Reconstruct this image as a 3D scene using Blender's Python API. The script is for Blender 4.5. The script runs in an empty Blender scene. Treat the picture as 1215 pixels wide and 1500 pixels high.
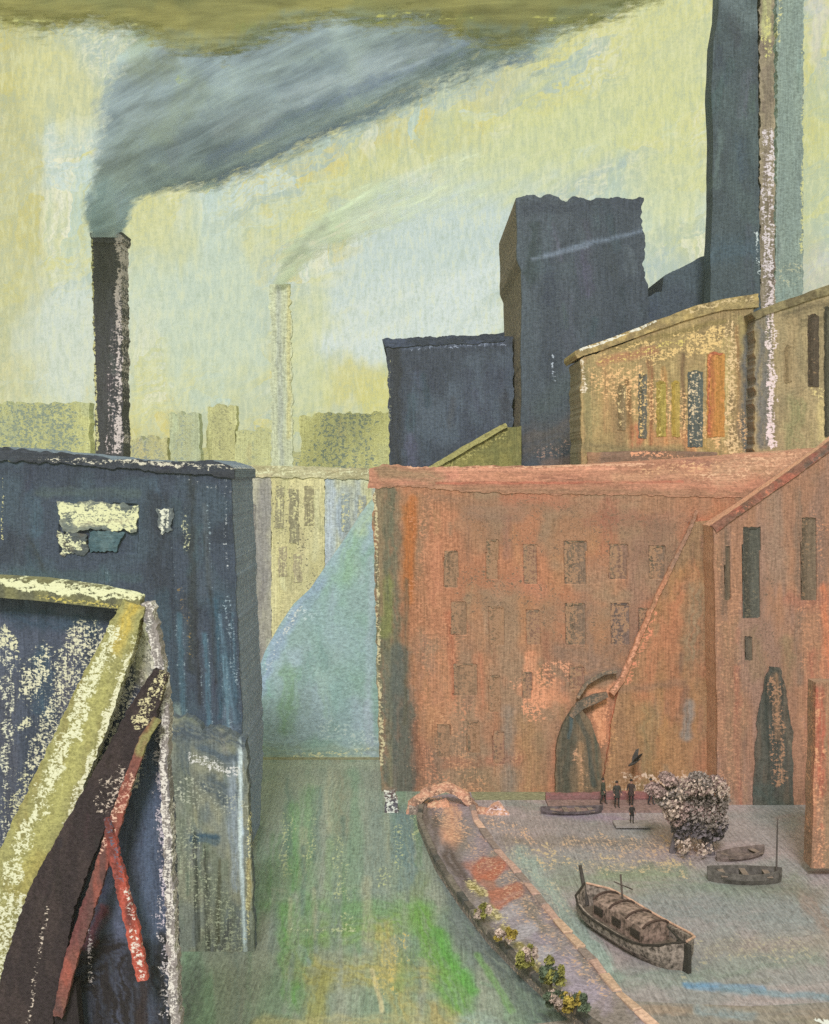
import bpy, bmesh, math, random
import numpy as np
from mathutils import Vector

# ---------------------------------------------------------------- camera, sky, sun, exposure
F, H, CX, HY = 1600.0, 22.0, 607.5, 690.0      # focal length (px of a 1500 high frame), eye height, principal column, horizon row
sc = bpy.context.scene
cd = bpy.data.cameras.new('camera'); cam = bpy.data.objects.new('camera', cd); sc.collection.objects.link(cam)
cam.location = (0, 0, H); cam.rotation_euler = (math.pi/2, 0, 0)
cd.sensor_fit = 'VERTICAL'; cd.sensor_height = 24.0; cd.lens = 24.0*F/1500.0
cd.shift_y = (HY-750.0)/1500.0
cd.clip_start = 0.5; cd.clip_end = 6000
sc.camera = cam
sc.view_settings.view_transform = 'Standard'; sc.view_settings.look = 'None'
sc.view_settings.gamma = 1.0; sc.view_settings.use_curve_mapping = False
sc.view_settings.exposure = 0.0

SUN_EL, SUN_AZ = math.radians(42), math.radians(186)   # behind the viewer, a little to the left
sd = bpy.data.lights.new('sun', 'SUN'); sd.energy = 2.4; sd.angle = math.radians(14); sd.color = (1.0, 0.97, 0.90)
so = bpy.data.objects.new('sun', sd); sc.collection.objects.link(so)
_d = Vector((math.sin(SUN_AZ)*math.cos(SUN_EL), math.cos(SUN_AZ)*math.cos(SUN_EL), math.sin(SUN_EL)))
so.rotation_euler = _d.to_track_quat('Z', 'Y').to_euler(); so.location = (0, 0, 200)

def lin(c):
    c = np.asarray(c, float)/255.0
    return np.where(c <= 0.04045, c/12.92, ((c+0.055)/1.055)**2.4)

class NB:                                        # tiny node builder
    def __init__(s, nt): s.nt = nt
    def n(s, t, **kw):
        n = s.nt.nodes.new(t)
        for k, v in kw.items(): setattr(n, k, v)
        return n
    def put(s, sock, v):
        if hasattr(v, 'is_output'): s.nt.links.new(v, sock)
        else: sock.default_value = v
    def m(s, op, a, b=0.0, c=0.0, clamp=False):
        n = s.n('ShaderNodeMath', operation=op, use_clamp=clamp)
        for i, v in enumerate((a, b, c)): s.put(n.inputs[i], v)
        return n.outputs[0]
    def xyz(s, x, y, z):
        n = s.n('ShaderNodeCombineXYZ')
        for i, v in enumerate((x, y, z)): s.put(n.inputs[i], v)
        return n.outputs[0]
    def noise(s, vec, scale=1.0, detail=3.0, rough=0.5, dist=0.0):
        n = s.n('ShaderNodeTexNoise'); s.put(n.inputs['Vector'], vec)
        n.inputs['Scale'].default_value = scale; n.inputs['Detail'].default_value = detail
        n.inputs['Roughness'].default_value = rough; n.inputs['Distortion'].default_value = dist
        return n.outputs[0]
    def rng(s, v, a, b, c=0.0, d=1.0):
        n = s.n('ShaderNodeMapRange'); s.put(n.inputs[0], v)
        for i, x in enumerate((a, b, c, d)): n.inputs[i+1].default_value = x
        return n.outputs[0]
    def mix(s, f, a, b):
        n = s.n('ShaderNodeMix', data_type='RGBA'); s.put(n.inputs[0], f)
        for i, v in ((6, a), (7, b)): s.put(n.inputs[i], v if hasattr(v, 'is_output') else (*v, 1.0))
        return n.outputs[2]

world = bpy.data.worlds.new('World'); sc.world = world; world.use_nodes = True
wt = world.node_tree; wt.nodes.clear(); B = NB(wt)
tc = B.n('ShaderNodeTexCoord'); sp = B.n('ShaderNodeSeparateXYZ'); wt.links.new(tc.outputs['Generated'], sp.inputs[0])
dx, dy, dz = sp.outputs
AZ = B.m('ARCTAN2', dx, dy)
EL = B.m('ARCTAN2', dz, B.m('SQRT', B.m('ADD', B.m('MULTIPLY', dx, dx), B.m('MULTIPLY', dy, dy))))
def azel(px, py):
    return math.atan2(px-CX, F), math.atan2(HY-py, math.hypot(F, px-CX))
warp = B.m('SUBTRACT', B.noise(B.xyz(AZ, EL, 3.1), 22, 4, .6), .5)
warp2 = B.m('SUBTRACT', B.noise(B.xyz(AZ, EL, 9.7), 22, 4, .6), .5)
AW = B.m('MULTIPLY_ADD', warp, .05, AZ); EW = B.m('MULTIPLY_ADD', warp2, .05, EL)
streak_v = B.noise(B.xyz(B.m('MULTIPLY', AZ, 46.), B.m('MULTIPLY', EL, 7.), 0.), 1, 5, .62, .6)       # downward brushed haze
rx = B.m('ADD', B.m('MULTIPLY', AZ, math.cos(.42)), B.m('MULTIPLY', EL, math.sin(.42)))
ry = B.m('SUBTRACT', B.m('MULTIPLY', EL, math.cos(.42)), B.m('MULTIPLY', AZ, math.sin(.42)))
streak_d = B.noise(B.xyz(B.m('MULTIPLY', rx, 11.), B.m('MULTIPLY', ry, 60.), 2.), 1, 5, .6, .5)      # windblown streaks
patch = B.noise(B.xyz(B.m('MULTIPLY', AZ, 16.), B.m('MULTIPLY', EL, 9.), 5.), 1, 3, .5)
col = B.mix(B.rng(streak_v, .42, .58), tuple(lin((200, 194, 120))), tuple(lin((196, 202, 156))))
col = B.mix(B.m('MULTIPLY', B.rng(patch, .48, .6), .75), col, tuple(lin((186, 202, 186))))
col = B.mix(B.rng(B.noise(B.xyz(B.m('MULTIPLY', AZ, 50.), B.m('MULTIPLY', EL, 8.), 8.), 1, 6, .7, .8), .5, .62, 0, .75), col, tuple(lin((208, 204, 138))))
col = B.mix(B.rng(B.noise(B.xyz(B.m('MULTIPLY', rx, 14.), B.m('MULTIPLY', ry, 60.), 8.), 1, 6, .7, .8), .52, .64, 0, .75), col, tuple(lin((172, 190, 182))))
def dabs(col, sx, sy, ang, cols, a, z):
    ca, sa = math.cos(ang), math.sin(ang)
    x = B.m('ADD', B.m('MULTIPLY', AW, ca), B.m('MULTIPLY', EW, sa)); y = B.m('SUBTRACT', B.m('MULTIPLY', EW, ca), B.m('MULTIPLY', AW, sa))
    v = B.n('ShaderNodeTexVoronoi', feature='F1'); B.put(v.inputs['Vector'], B.xyz(B.m('MULTIPLY', x, sx), B.m('MULTIPLY', y, sy), z)); v.inputs['Scale'].default_value = 1
    sp_ = B.n('ShaderNodeSeparateColor'); wt.links.new(v.outputs['Color'], sp_.inputs[0]); br_ = B.noise(B.xyz(B.m('MULTIPLY', x, sx*9), B.m('MULTIPLY', y, sy*1.2 if sy < sx else sy*9), z), 1, 4, .6)
    for i, c in enumerate(cols):
        m = B.m('MULTIPLY', B.rng(sp_.outputs[i], .5, .62), B.rng(br_, .36, .56, .1, 1)); col = B.mix(B.m('MULTIPLY', m, a), col, tuple(lin(c)))
    return col
col = dabs(col, 34, 7, 0, ((184, 204, 192), (210, 196, 108), (228, 226, 198)), 1., 1.)
col = dabs(col, 9, 40, .45, ((196, 212, 206), (210, 204, 122), (166, 182, 170)), .9, 4.)
def blob(col, px, py, rw, rh, ang, c, a, tex=None):
    az, el = azel(px, py); ca, sa = math.cos(ang), math.sin(ang)
    x = B.m('SUBTRACT', AW, az); y = B.m('SUBTRACT', EW, el)
    u = B.m('DIVIDE', B.m('ADD', B.m('MULTIPLY', x, ca), B.m('MULTIPLY', y, sa)), rw/F)
    v = B.m('DIVIDE', B.m('SUBTRACT', B.m('MULTIPLY', y, ca), B.m('MULTIPLY', x, sa)), rh/F)
    r = B.m('SQRT', B.m('ADD', B.m('MULTIPLY', u, u), B.m('MULTIPLY', v, v)))
    if tex is not None: r = B.m('ADD', r, B.m('MULTIPLY', B.m('SUBTRACT', tex, .5), 1.6))
    m = B.m('MULTIPLY', B.rng(r, 1.15, .55), a)
    return B.mix(m, col, tuple(lin(c)))
for a in ((600, 440, 210, 150, .6, (212, 222, 220), .9, streak_d), (660, 320, 230, 80, .5, (192, 206, 200), .95, streak_d), (560, 590, 60, 60, 0., (206, 198, 96), .9, streak_v),
          (560, 250, 260, 26, .45, (203, 203, 128), .7, streak_d), (860, 190, 240, 70, .3, (202, 205, 135), .8, streak_d),
          (980, 70, 90, 90, 0., (205, 205, 138), .8, streak_d), (985, 280, 70, 90, 0., (203, 205, 138), .75, streak_v),
          (20, 300, 50, 420, 0., (190, 182, 104), .7, streak_v), (90, 120, 60, 70, 0., (206, 203, 140), .8, streak_v),
          (110, 500, 80, 110, .1, (208, 216, 204), .9, streak_v), (300, 440, 120, 140, 0., (194, 208, 188), .85, streak_v),
          (230, 330, 60, 60, 0., (205, 203, 135), .75, streak_v), (520, 560, 60, 45, 0., (204, 194, 98), .85, streak_v),
          (450, 520, 40, 130, 0., (203, 204, 128), .6, streak_v), (730, 120, 60, 26, .4, (180, 186, 160), .5, streak_d),
          (960, 400, 60, 40, .1, (168, 184, 178), .8, streak_v), (905, 330, 70, 60, .3, (190, 204, 176), .5, streak_d),
          (1195, 420, 30, 80, 0., (190, 180, 170), .6, streak_v), (1200, 60, 12, 70, 0., (205, 200, 196), .6, streak_v),
          (0, 720, 900, 90, 0., (198, 188, 106), .75, streak_v), (1190, 230, 40, 130, 0., (190, 193, 122), .6, streak_v)):
    col = blob(col, *a)
fine = B.noise(B.xyz(B.m('MULTIPLY', AZ, 240.), B.m('MULTIPLY', EL, 60.), 1.), 1, 4, .7)
tooth_w = B.noise(B.xyz(B.m('MULTIPLY', AZ, 330.), B.m('MULTIPLY', EL, 420.), 8.), 1, 3, .6, .8)
col = B.mix(B.rng(tooth_w, .5, .62, 0, .3), col, tuple(lin((158, 172, 142))))
col = B.mix(B.rng(fine, .5, .66, 0, .5), col, tuple(lin((222, 222, 172))))
col = B.mix(B.rng(fine, .5, .34, 0, .5), col, tuple(lin((166, 178, 150))))
bg = B.n('ShaderNodeBackground'); wt.links.new(col, bg.inputs[0]); bg.inputs[1].default_value = 1.12
sky = B.n('ShaderNodeTexSky', sky_type='NISHITA', sun_disc=False); sky.sun_elevation = SUN_EL; sky.sun_rotation = SUN_AZ
bg2 = B.n('ShaderNodeBackground'); wt.links.new(sky.outputs[0], bg2.inputs[0]); bg2.inputs[1].default_value = 0.012
ad = B.n('ShaderNodeAddShader'); wt.links.new(bg.outputs[0], ad.inputs[0]); wt.links.new(bg2.outputs[0], ad.inputs[1])
wo = B.n('ShaderNodeOutputWorld'); wt.links.new(ad.outputs[0], wo.inputs['Surface'])

# ---------------------------------------------------------------- helpers
KW, KG = 0.79, 1.07         # how bright a white upright wall / level ground comes out in this light
KT = np.array((1.0, 1.0, 0.80))
SAT = 1.0; SHIFT = np.zeros(3)
def alb(c, k=KW):
    c = np.asarray(c, float)*(1+SHIFT); g = c.mean(); return np.clip(lin(g+(c-g)*SAT)/(k*KT), 0.003, .86)

rs = np.random.RandomState(7); LAT = rs.rand(256, 256)
def vn(x, y, seed=0):
    x = np.asarray(x, float)+seed*17.31; y = np.asarray(y, float)+seed*9.77
    xi = np.floor(x).astype(int); yi = np.floor(y).astype(int); fx = x-xi; fy = y-yi
    fx = fx*fx*(3-2*fx); fy = fy*fy*(3-2*fy)
    g = lambda a, b: LAT[a % 256, b % 256]
    return (g(xi, yi)*(1-fx)+g(xi+1, yi)*fx)*(1-fy)+(g(xi, yi+1)*(1-fx)+g(xi+1, yi+1)*fx)*fy
def fbm(x, y, seed=0, o=4, r=.5):
    s = a = 0; k = 1.0; f = 1.0
    for i in range(o): s = s+k*vn(x*f, y*f, seed+i*3); a += k; k *= r; f *= 2.03
    return s/a
def ss(x): x = np.clip(x, 0, 1); return x*x*(3-2*x)

def collect(o, label=None, cat=None, group=None, kind=None):
    if label: o['label'] = label
    if cat: o['category'] = cat
    if group: o['group'] = group
    if kind: o['kind'] = kind
    return o
def thing(name, label, cat, loc=(0, 0, 0), group=None, rz=0.0):
    o = bpy.data.objects.new(name, None); o.location = loc; o.rotation_euler = (0, 0, rz); o.empty_display_size = .3
    sc.collection.objects.link(o); return collect(o, label, cat, group)
def link(name, me, mat, parent=None):
    o = bpy.data.objects.new(name, me); sc.collection.objects.link(o)
    if mat: me.materials.append(mat)
    if parent is not None:
        o.parent = parent; L = parent.location
        p = parent.parent
        L = L.copy()
        while p is not None: L = L+p.location; p = p.parent
        me.transform(__import__('mathutils').Matrix.Translation(-L)) if not me.get('local') else None
    return o
def copy_tree(o, parent=None):
    c = o.copy(); sc.collection.objects.link(c); c.parent = parent
    for ch in list(o.children): copy_tree(ch, c)
    return c

MATS = {}
def paint(scale=1.0, dirn='v', rough=.85, relief=.5, name=None, streak=.24, grain=.24):
    """matte weathered surface: colour from the mesh, worn specks and bristle streaks from noise; scale = metres per photo pixel"""
    key = (round(scale, 3), dirn, rough, relief, streak, grain)
    if key in MATS: return MATS[key]
    m = bpy.data.materials.new(name or 'weathered_paint'); m.use_nodes = True; t = m.node_tree; t.nodes.clear(); b = NB(t)
    co = b.n('ShaderNodeTexCoord').outputs['Object']
    a1 = b.n('ShaderNodeAttribute', attribute_name='Col'); a2 = b.n('ShaderNodeAttribute', attribute_name='Dry')
    st = {'v': (1/(2.6*scale), 1/(2.6*scale), 1/(34*scale)), 'h': (1/(34*scale), 1/(10*scale), 1/(2.6*scale)),
          'g': (1/(3*scale), 1/(60*scale), 1/(3*scale)), 'i': (1/(5*scale),)*3, 'd': (1/(30*scale), 1/(8*scale), 1/(9*scale))}[dirn]
    mp = b.n('ShaderNodeMapping'); t.links.new(co, mp.inputs[0]); mp.inputs['Scale'].default_value = st
    if dirn == 'd': mp.vector_type = 'TEXTURE' if False else 'POINT'; mp.inputs['Rotation'].default_value = (0, .5, 0)
    sn = b.noise(mp.outputs[0], 1, 4, .62, .3)
    tm = b.n('ShaderNodeMapping'); t.links.new(co, tm.inputs[0]); tm.inputs['Scale'].default_value = (1/(5.2*scale), 1/(5.2*scale) if dirn != 'g' else 1/(10*scale), 1/(3.4*scale))
    tooth = b.noise(tm.outputs[0], 1, 3, .6, .8)
    tn = b.rng(tooth, .32, .68)
    tn = b.m('ADD', b.m('MULTIPLY', tn, .72), b.m('MULTIPLY', b.rng(sn, .32, .68), .28))
    fac = b.m('MULTIPLY', b.m('SUBTRACT', a2.outputs['Alpha'], b.m('SUBTRACT', 1.0, tn)), 5.0, clamp=True)
    val = b.m('ADD', b.rng(sn, .3, .7, 1-streak, 1+streak), b.rng(tooth, .34, .66, -grain, grain))
    vm = b.n('ShaderNodeVectorMath', operation='SCALE'); t.links.new(a1.outputs['Color'], vm.inputs[0]); t.links.new(val, vm.inputs[3])
    c = b.mix(fac, vm.outputs[0], a2.outputs['Color'])
    p = b.n('ShaderNodeBsdfPrincipled'); t.links.new(c, p.inputs['Base Color']); p.inputs['Roughness'].default_value = rough
    p.inputs['Specular IOR Level'].default_value = .25
    if relief:
        bu = b.n('ShaderNodeBump'); bu.inputs['Strength'].default_value = relief; bu.inputs['Distance'].default_value = 1.2*scale
        t.links.new(b.m('ADD', tooth, sn), bu.inputs['Height']); t.links.new(bu.outputs[0], p.inputs['Normal'])
    o = b.n('ShaderNodeOutputMaterial'); t.links.new(p.outputs[0], o.inputs[0])
    MATS[key] = m; return m

class Canvas:
    """a grid of surface points carrying pigment; authored in photo pixels of the surface's own plane"""
    def __init__(s, PX, PY, base, k=KW, var=None, seed=0, sx=60, sy=120):
        s.PX, s.PY, s.k, s.seed = PX, PY, k, seed
        s.col = np.ones(PX.shape+(3,))*alb(base, k); s.dry_c = s.col.copy(); s.amt = np.zeros(PX.shape)
        for i, c in enumerate(var or []):
            m = ss((fbm(PX/sx, PY/sy, seed+11*i+1)-.47)*5)[..., None]*.85
            s.col = s.col*(1-m)+alb(c, k)*m
        s.n = seed*13+1; s.wide = (PX.max()-PX.min()) > 1.6*(PY.max()-PY.min())
        if var: s.auto([base]+list(var), sx)
    def _win(s, pts, w):
        p = w*.5+14; xs = [q[0] for q in pts]; ys = [q[1] for q in pts]
        ok = (s.PX > min(xs)-p) & (s.PX < max(xs)+p) & (s.PY > min(ys)-p) & (s.PY < max(ys)+p)
        i = np.flatnonzero(ok.any(1)); j = np.flatnonzero(ok.any(0))
        return None if len(i) == 0 else (slice(i[0], i[-1]+1), slice(j[0], j[-1]+1))
    def _mask(s, pts, w, soft, br, rag, win):
        PX, PY = s.PX[win], s.PY[win]
        s.n += 5; x = PX+(fbm(PX/17, PY/17, s.n)-.5)*min(w*.5, 22)*rag; y = PY+(fbm(PX/17, PY/17, s.n+2)-.5)*min(w*.5, 22)*rag
        best = np.full(x.shape, 1e9); per = np.zeros(x.shape); al = np.zeros(x.shape); acc = 0
        for (a, b), (c, d) in zip(pts[:-1], pts[1:]):
            L = math.hypot(c-a, d-b)+1e-6; ux, uy = (c-a)/L, (d-b)/L
            t = np.clip((x-a)*ux+(y-b)*uy, 0, L); dx = x-a-t*ux; dy = y-b-t*uy; D = np.hypot(dx, dy); k = D < best
            best = np.where(k, D, best); per = np.where(k, (x-a)*(-uy)+(y-b)*ux, per); al = np.where(k, t+acc, al); acc += L
        m = ss((1-best/(w/2.0))/soft)
        if br: m = m*(1-br*ss((fbm(per/3.2, al/60, s.n+4, 3)-.42)*4))
        return m
    def auto(s, cols, sx):
        """loose weathering marks of the surface's own colours"""
        R = random.Random(s.seed*7+1); x0, x1, y0, y1 = s.PX.min(), s.PX.max(), s.PY.min(), s.PY.max(); A = (x1-x0)*(y1-y0)
        if A < 1500 or (x1-x0) > 1400: return
        for _ in range(int(min(70, A/1500))):
            x, y = R.uniform(x0, x1), R.uniform(y0, y1); w = R.uniform(.12, .5)*min(sx, x1-x0, 60)+5; L = R.uniform(.8, 3.5)*w; a = R.gauss(0, .16); c = R.choice(cols); j = R.uniform(.86, 1.13)
            c = tuple(min(255, v*j+R.uniform(-5, 5)) for v in c)
            if s.wide: s.st([(x, y), (x+L, y+L*a)], w*.6, c, R.uniform(.35, .8), .7, .75)
            else: s.st([(x, y), (x+L*a, y+L)], w, c, R.uniform(.35, .8), .7, .75)
    def st(s, pts, w, c, op=.85, soft=.4, br=.4, rag=1.0):
        win = s._win(pts, w)
        if win is None: return s
        m = (s._mask(pts, w, soft, br, rag, win)*op)[..., None]; s.col[win] = s.col[win]*(1-m)+alb(c, s.k)*m; return s
    def dr(s, pts, w, c, a=.5, soft=.6, rag=1.6):
        win = s._win(pts, w)
        if win is None: return s
        a = a*1.06+.03; m = s._mask(pts, w, soft, .35, rag, win); mm = np.clip(m*2.5, 0, 1)[..., None]
        s.dry_c[win] = s.dry_c[win]*(1-mm)+alb(c, s.k)*mm; A = s.amt[win]; s.amt[win] = np.where(m > .02, np.maximum(m*a, A*(1-mm[..., 0])), A); return s

def interp(poly, t, key=1):
    p = sorted(poly, key=lambda q: q[key]); return np.interp(t, [q[key] for q in p], [q[1-key] for q in p])
def grid4(p00, p10, p11, p01, step=2.6):       # top-left, top-right, bottom-right, bottom-left
    w = max(math.dist(p00, p10), math.dist(p01, p11)); h = max(math.dist(p00, p01), math.dist(p10, p11))
    nu = max(3, int(w/step)); nv = max(3, int(h/step)); u, v = np.meshgrid(np.linspace(0, 1, nu+1), np.linspace(0, 1, nv+1))
    f = lambda i: (p00[i]*(1-u)+p10[i]*u)*(1-v)+(p01[i]*(1-u)+p11[i]*u)*v
    return f(0), f(1)
def gridedge(left, right, top, bottom, step=2.6):
    """left/right: polylines (x,y) by y; top/bottom: polylines by x"""
    xs = [p[0] for p in left+right]; ys = [p[1] for p in top+bottom]
    nu = max(3, int((max(xs)-min(xs))/step)); nv = max(3, int((max(ys)-min(ys))/step))
    u, v = np.meshgrid(np.linspace(0, 1, nu+1), np.linspace(0, 1, nv+1))
    y0 = np.mean([p[1] for p in top]); y1 = np.mean([p[1] for p in bottom]); y = y0+(y1-y0)*v
    for _ in range(3):
        x = interp(left, y, 1)*(1-u)+interp(right, y, 1)*u
        y = interp(top, x, 0)*(1-v)+interp(bottom, x, 0)*v
    return x, y
def ribbon(pts, step=2.6):
    """pts: (x, y, width) along a bar"""
    P = np.array([p[:2] for p in pts], float); W = np.array([p[2] for p in pts], float)
    s = np.r_[0, np.cumsum(np.hypot(*np.diff(P, axis=0).T))]; n = max(4, int(s[-1]/step)); t = np.linspace(0, s[-1], n+1)
    x = np.interp(t, s, P[:, 0]); y = np.interp(t, s, P[:, 1]); w = np.interp(t, s, W)
    tx = np.gradient(x); ty = np.gradient(y); L = np.hypot(tx, ty); nx, ny = -ty/L, tx/L
    nu = max(3, int(W.max()/step)); u = np.linspace(-.5, .5, nu+1)
    return x[:, None]-nx[:, None]*u*w[:, None]*-1*-1, y[:, None]-ny[:, None]*u*w[:, None]
def ragged(PX, PY, amp=2.5, seed=0, edges='lrtb', fr=9.0):
    nv, nu = PX.shape; u = np.linspace(0, 1, nu)[None, :]; v = np.linspace(0, 1, nv)[:, None]
    wpx = np.hypot(PX[:, -1]-PX[:, 0], PY[:, -1]-PY[:, 0]).mean(); hpx = np.hypot(PX[-1]-PX[0], PY[-1]-PY[0]).mean()
    k = 8.0
    fl = np.exp(-u*wpx/k); fr_ = np.exp(-(1-u)*wpx/k); ft = np.exp(-v*hpx/k); fb = np.exp(-(1-v)*hpx/k)
    n1 = (fbm(PY/fr, PX*0+3, seed+1, 4, .6)-.5)*2*amp*1.6; n2 = (fbm(PX/fr, PY*0+7, seed+5, 4, .6)-.5)*2*amp*1.6
    mx = fl*('l' in edges)+fr_*('r' in edges); my = ft*('t' in edges)+fb*('b' in edges)
    return PX+n1*np.clip(mx, 0, 1), PY+n2*np.clip(my, 0, 1)
def smoke_mat(q, k=2.2, seed=0, ang=.4):
    key = ('smoke', round(q, 3), k, ang)
    if key in MATS: return MATS[key]
    m = bpy.data.materials.new('drifting_smoke'); m.use_nodes = True; t = m.node_tree; t.nodes.clear(); b = NB(t)
    co = b.n('ShaderNodeTexCoord').outputs['Object']; a1 = b.n('ShaderNodeAttribute', attribute_name='Col'); a2 = b.n('ShaderNodeAttribute', attribute_name='Dry'); a3 = b.n('ShaderNodeAttribute', attribute_name='Thin')
    rot = b.n('ShaderNodeMapping'); t.links.new(co, rot.inputs[0]); rot.inputs['Rotation'].default_value = (0, ang, 0)
    def tex(sx, sy, d, dist=.6):
        mp = b.n('ShaderNodeMapping'); t.links.new(rot.outputs[0], mp.inputs[0]); mp.inputs['Scale'].default_value = (1/(sx*q), 1/(60*q), 1/(sy*q)); return b.noise(mp.outputs[0], 1, d, .62, dist)
    s1 = tex(90, 12, 6); s2 = tex(16, 7, 4); s3 = tex(200, 45, 3)
    tn = b.m('ADD', b.m('MULTIPLY', b.rng(s1, .3, .7), .55), b.m('MULTIPLY', b.rng(s2, .3, .7), .45))
    al = b.m('MULTIPLY', b.m('SUBTRACT', a3.outputs['Fac'], b.m('MULTIPLY', b.m('SUBTRACT', 1.0, tn), .8)), k, clamp=True)
    val = b.m('MULTIPLY', b.rng(s1, .32, .68, .78, 1.24), b.rng(s3, .35, .65, .86, 1.16))
    vm = b.n('ShaderNodeVectorMath', operation='SCALE'); t.links.new(a1.outputs['Color'], vm.inputs[0]); t.links.new(val, vm.inputs[3])
    c = b.mix(b.m('MULTIPLY', b.m('SUBTRACT', a2.outputs['Alpha'], b.m('SUBTRACT', 1.0, tn)), 4., clamp=True), vm.outputs[0], a2.outputs['Color'])
    d = b.n('ShaderNodeBsdfDiffuse'); t.links.new(c, d.inputs[0]); tr = b.n('ShaderNodeBsdfTranslucent'); t.links.new(c, tr.inputs[0])
    mx = b.n('ShaderNodeMixShader'); mx.inputs[0].default_value = .5; t.links.new(d.outputs[0], mx.inputs[1]); t.links.new(tr.outputs[0], mx.inputs[2])
    tp = b.n('ShaderNodeBsdfTransparent'); mm = b.n('ShaderNodeMixShader'); t.links.new(al, mm.inputs[0]); t.links.new(tp.outputs[0], mm.inputs[1]); t.links.new(mx.outputs[0], mm.inputs[2])
    o = b.n('ShaderNodeOutputMaterial'); t.links.new(mm.outputs[0], o.inputs[0]); MATS[key] = m; return m
def mesh_from(name, verts, quads, col=None, dry=None, amt=None, smooth=False):
    me = bpy.data.meshes.new(name); nv, nf = len(verts), len(quads); quads = np.asarray(quads, np.int32)
    me.vertices.add(nv); me.vertices.foreach_set('co', np.asarray(verts, np.float32).ravel())
    me.loops.add(nf*4); me.loops.foreach_set('vertex_index', quads.ravel()); me.polygons.add(nf)
    me.polygons.foreach_set('loop_start', np.arange(0, nf*4, 4, dtype=np.int32))
    me.polygons.foreach_set('use_smooth', np.full(nf, smooth)); me.update(calc_edges=True); me.validate()
    if col is not None:
        a = me.color_attributes.new('Col', 'FLOAT_COLOR', 'POINT'); a.data.foreach_set('color', np.c_[col, np.ones(nv)].astype(np.float32).ravel())
        a = me.color_attributes.new('Dry', 'FLOAT_COLOR', 'POINT'); a.data.foreach_set('color', np.c_[dry, amt].astype(np.float32).ravel())
    return me
def slab(name, cv, Y, depth, parent=None, mat=None, side=None, side_dry=None, recess=(), dirn='v', flat=False, side_step=None):
    """wall, beam or panel with the pigmented face at distance Y and real depth behind it"""
    PX, PY = cv.PX, cv.PY; nv, nu = PX.shape; q = Y/F
    X = (PX-CX)*q; Z = H-(PY-HY)*q; YY = np.full(PX.shape, float(Y))+(fbm(PX/40, PY/40, cv.seed+77)-.5)*q*.7
    for (x0, y0, x1, y1, dd) in recess:
        YY = np.where((PX > x0) & (PX < x1) & (PY > y0) & (PY < y1), Y+dd, YY)
    V = np.stack([X, YY, Z], -1).reshape(-1, 3); idx = np.arange(nv*nu).reshape(nv, nu)
    Q = np.stack([idx[:-1, :-1], idx[1:, :-1], idx[1:, 1:], idx[:-1, 1:]], -1).reshape(-1, 4)
    ring = np.r_[idx[0, :-1], idx[:-1, -1], idx[-1, ::-1][:-1], idx[::-1, 0][:-1]]
    col = cv.col.reshape(-1, 3); dry = cv.dry_c.reshape(-1, 3); amt = cv.amt.reshape(-1)
    ns = max(2, int(depth/(side_step or q*12))); Vs, Cs, Ds, As, Qs = [V], [col], [dry], [amt], [Q]; prev = ring; n = len(V); R = len(ring)
    sc_ = alb(side, cv.k) if side is not None else None; sdc = alb(side_dry[0], cv.k) if side_dry else None
    for k in range(1, ns+1):
        P = V[ring].copy(); P[:, 1] = Y+depth*k/ns
        c = col[ring] if sc_ is None else np.ones((R, 3))*sc_
        c = c*(0.88+.24*fbm(P[:, 2:3]/(q*90), np.full((R, 1), k*.25), cv.seed))
        d = dry[ring] if sdc is None else np.ones((R, 3))*sdc; a = amt[ring] if sdc is None else np.full(R, side_dry[1])
        Vs.append(P); Cs.append(c); Ds.append(d); As.append(a); cur = np.arange(n, n+R); n += R
        Qs.append(np.stack([prev, np.roll(prev, -1), np.roll(cur, -1), cur], -1)); prev = cur
    me = mesh_from(name, np.concatenate(Vs), np.concatenate(Qs), np.concatenate(Cs), np.concatenate(Ds), np.concatenate(As))
    bm = bmesh.new(); bm.from_mesh(me); bm.verts.ensure_lookup_table()
    try: bm.faces.new([bm.verts[i] for i in prev])
    except Exception: pass
    bmesh.ops.recalc_face_normals(bm, faces=bm.faces); bm.to_mesh(me); bm.free()
    return link(name, me, mat or paint(q, dirn), parent)
def W(px, py, Y): return ((px-CX)*Y/F, Y, H-(py-HY)*Y/F)
def gnd(px, py, z=0.0):
    Y = (H-z)*F/(py-HY); return ((px-CX)*Y/F, Y, z)
def sheet(name, cv, z, kind='structure', mat=None, zf=None, parent=None):
    PX, PY = cv.PX, cv.PY; nv, nu = PX.shape; Y = (H-z)*F/(PY-HY); X = (PX-CX)*Y/F; Z = np.full(PX.shape, float(z))
    if zf is not None: Z = Z+zf(X, Y)
    idx = np.arange(nv*nu).reshape(nv, nu); Q = np.stack([idx[:-1, :-1], idx[1:, :-1], idx[1:, 1:], idx[:-1, 1:]], -1).reshape(-1, 4)
    me = mesh_from(name, np.stack([X, Y, Z], -1).reshape(-1, 3), Q, cv.col.reshape(-1, 3), cv.dry_c.reshape(-1, 3), cv.amt.reshape(-1), True)
    o = link(name, me, mat or paint(.035, 'g'), parent)
    if kind: o['kind'] = kind
    return o
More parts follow.
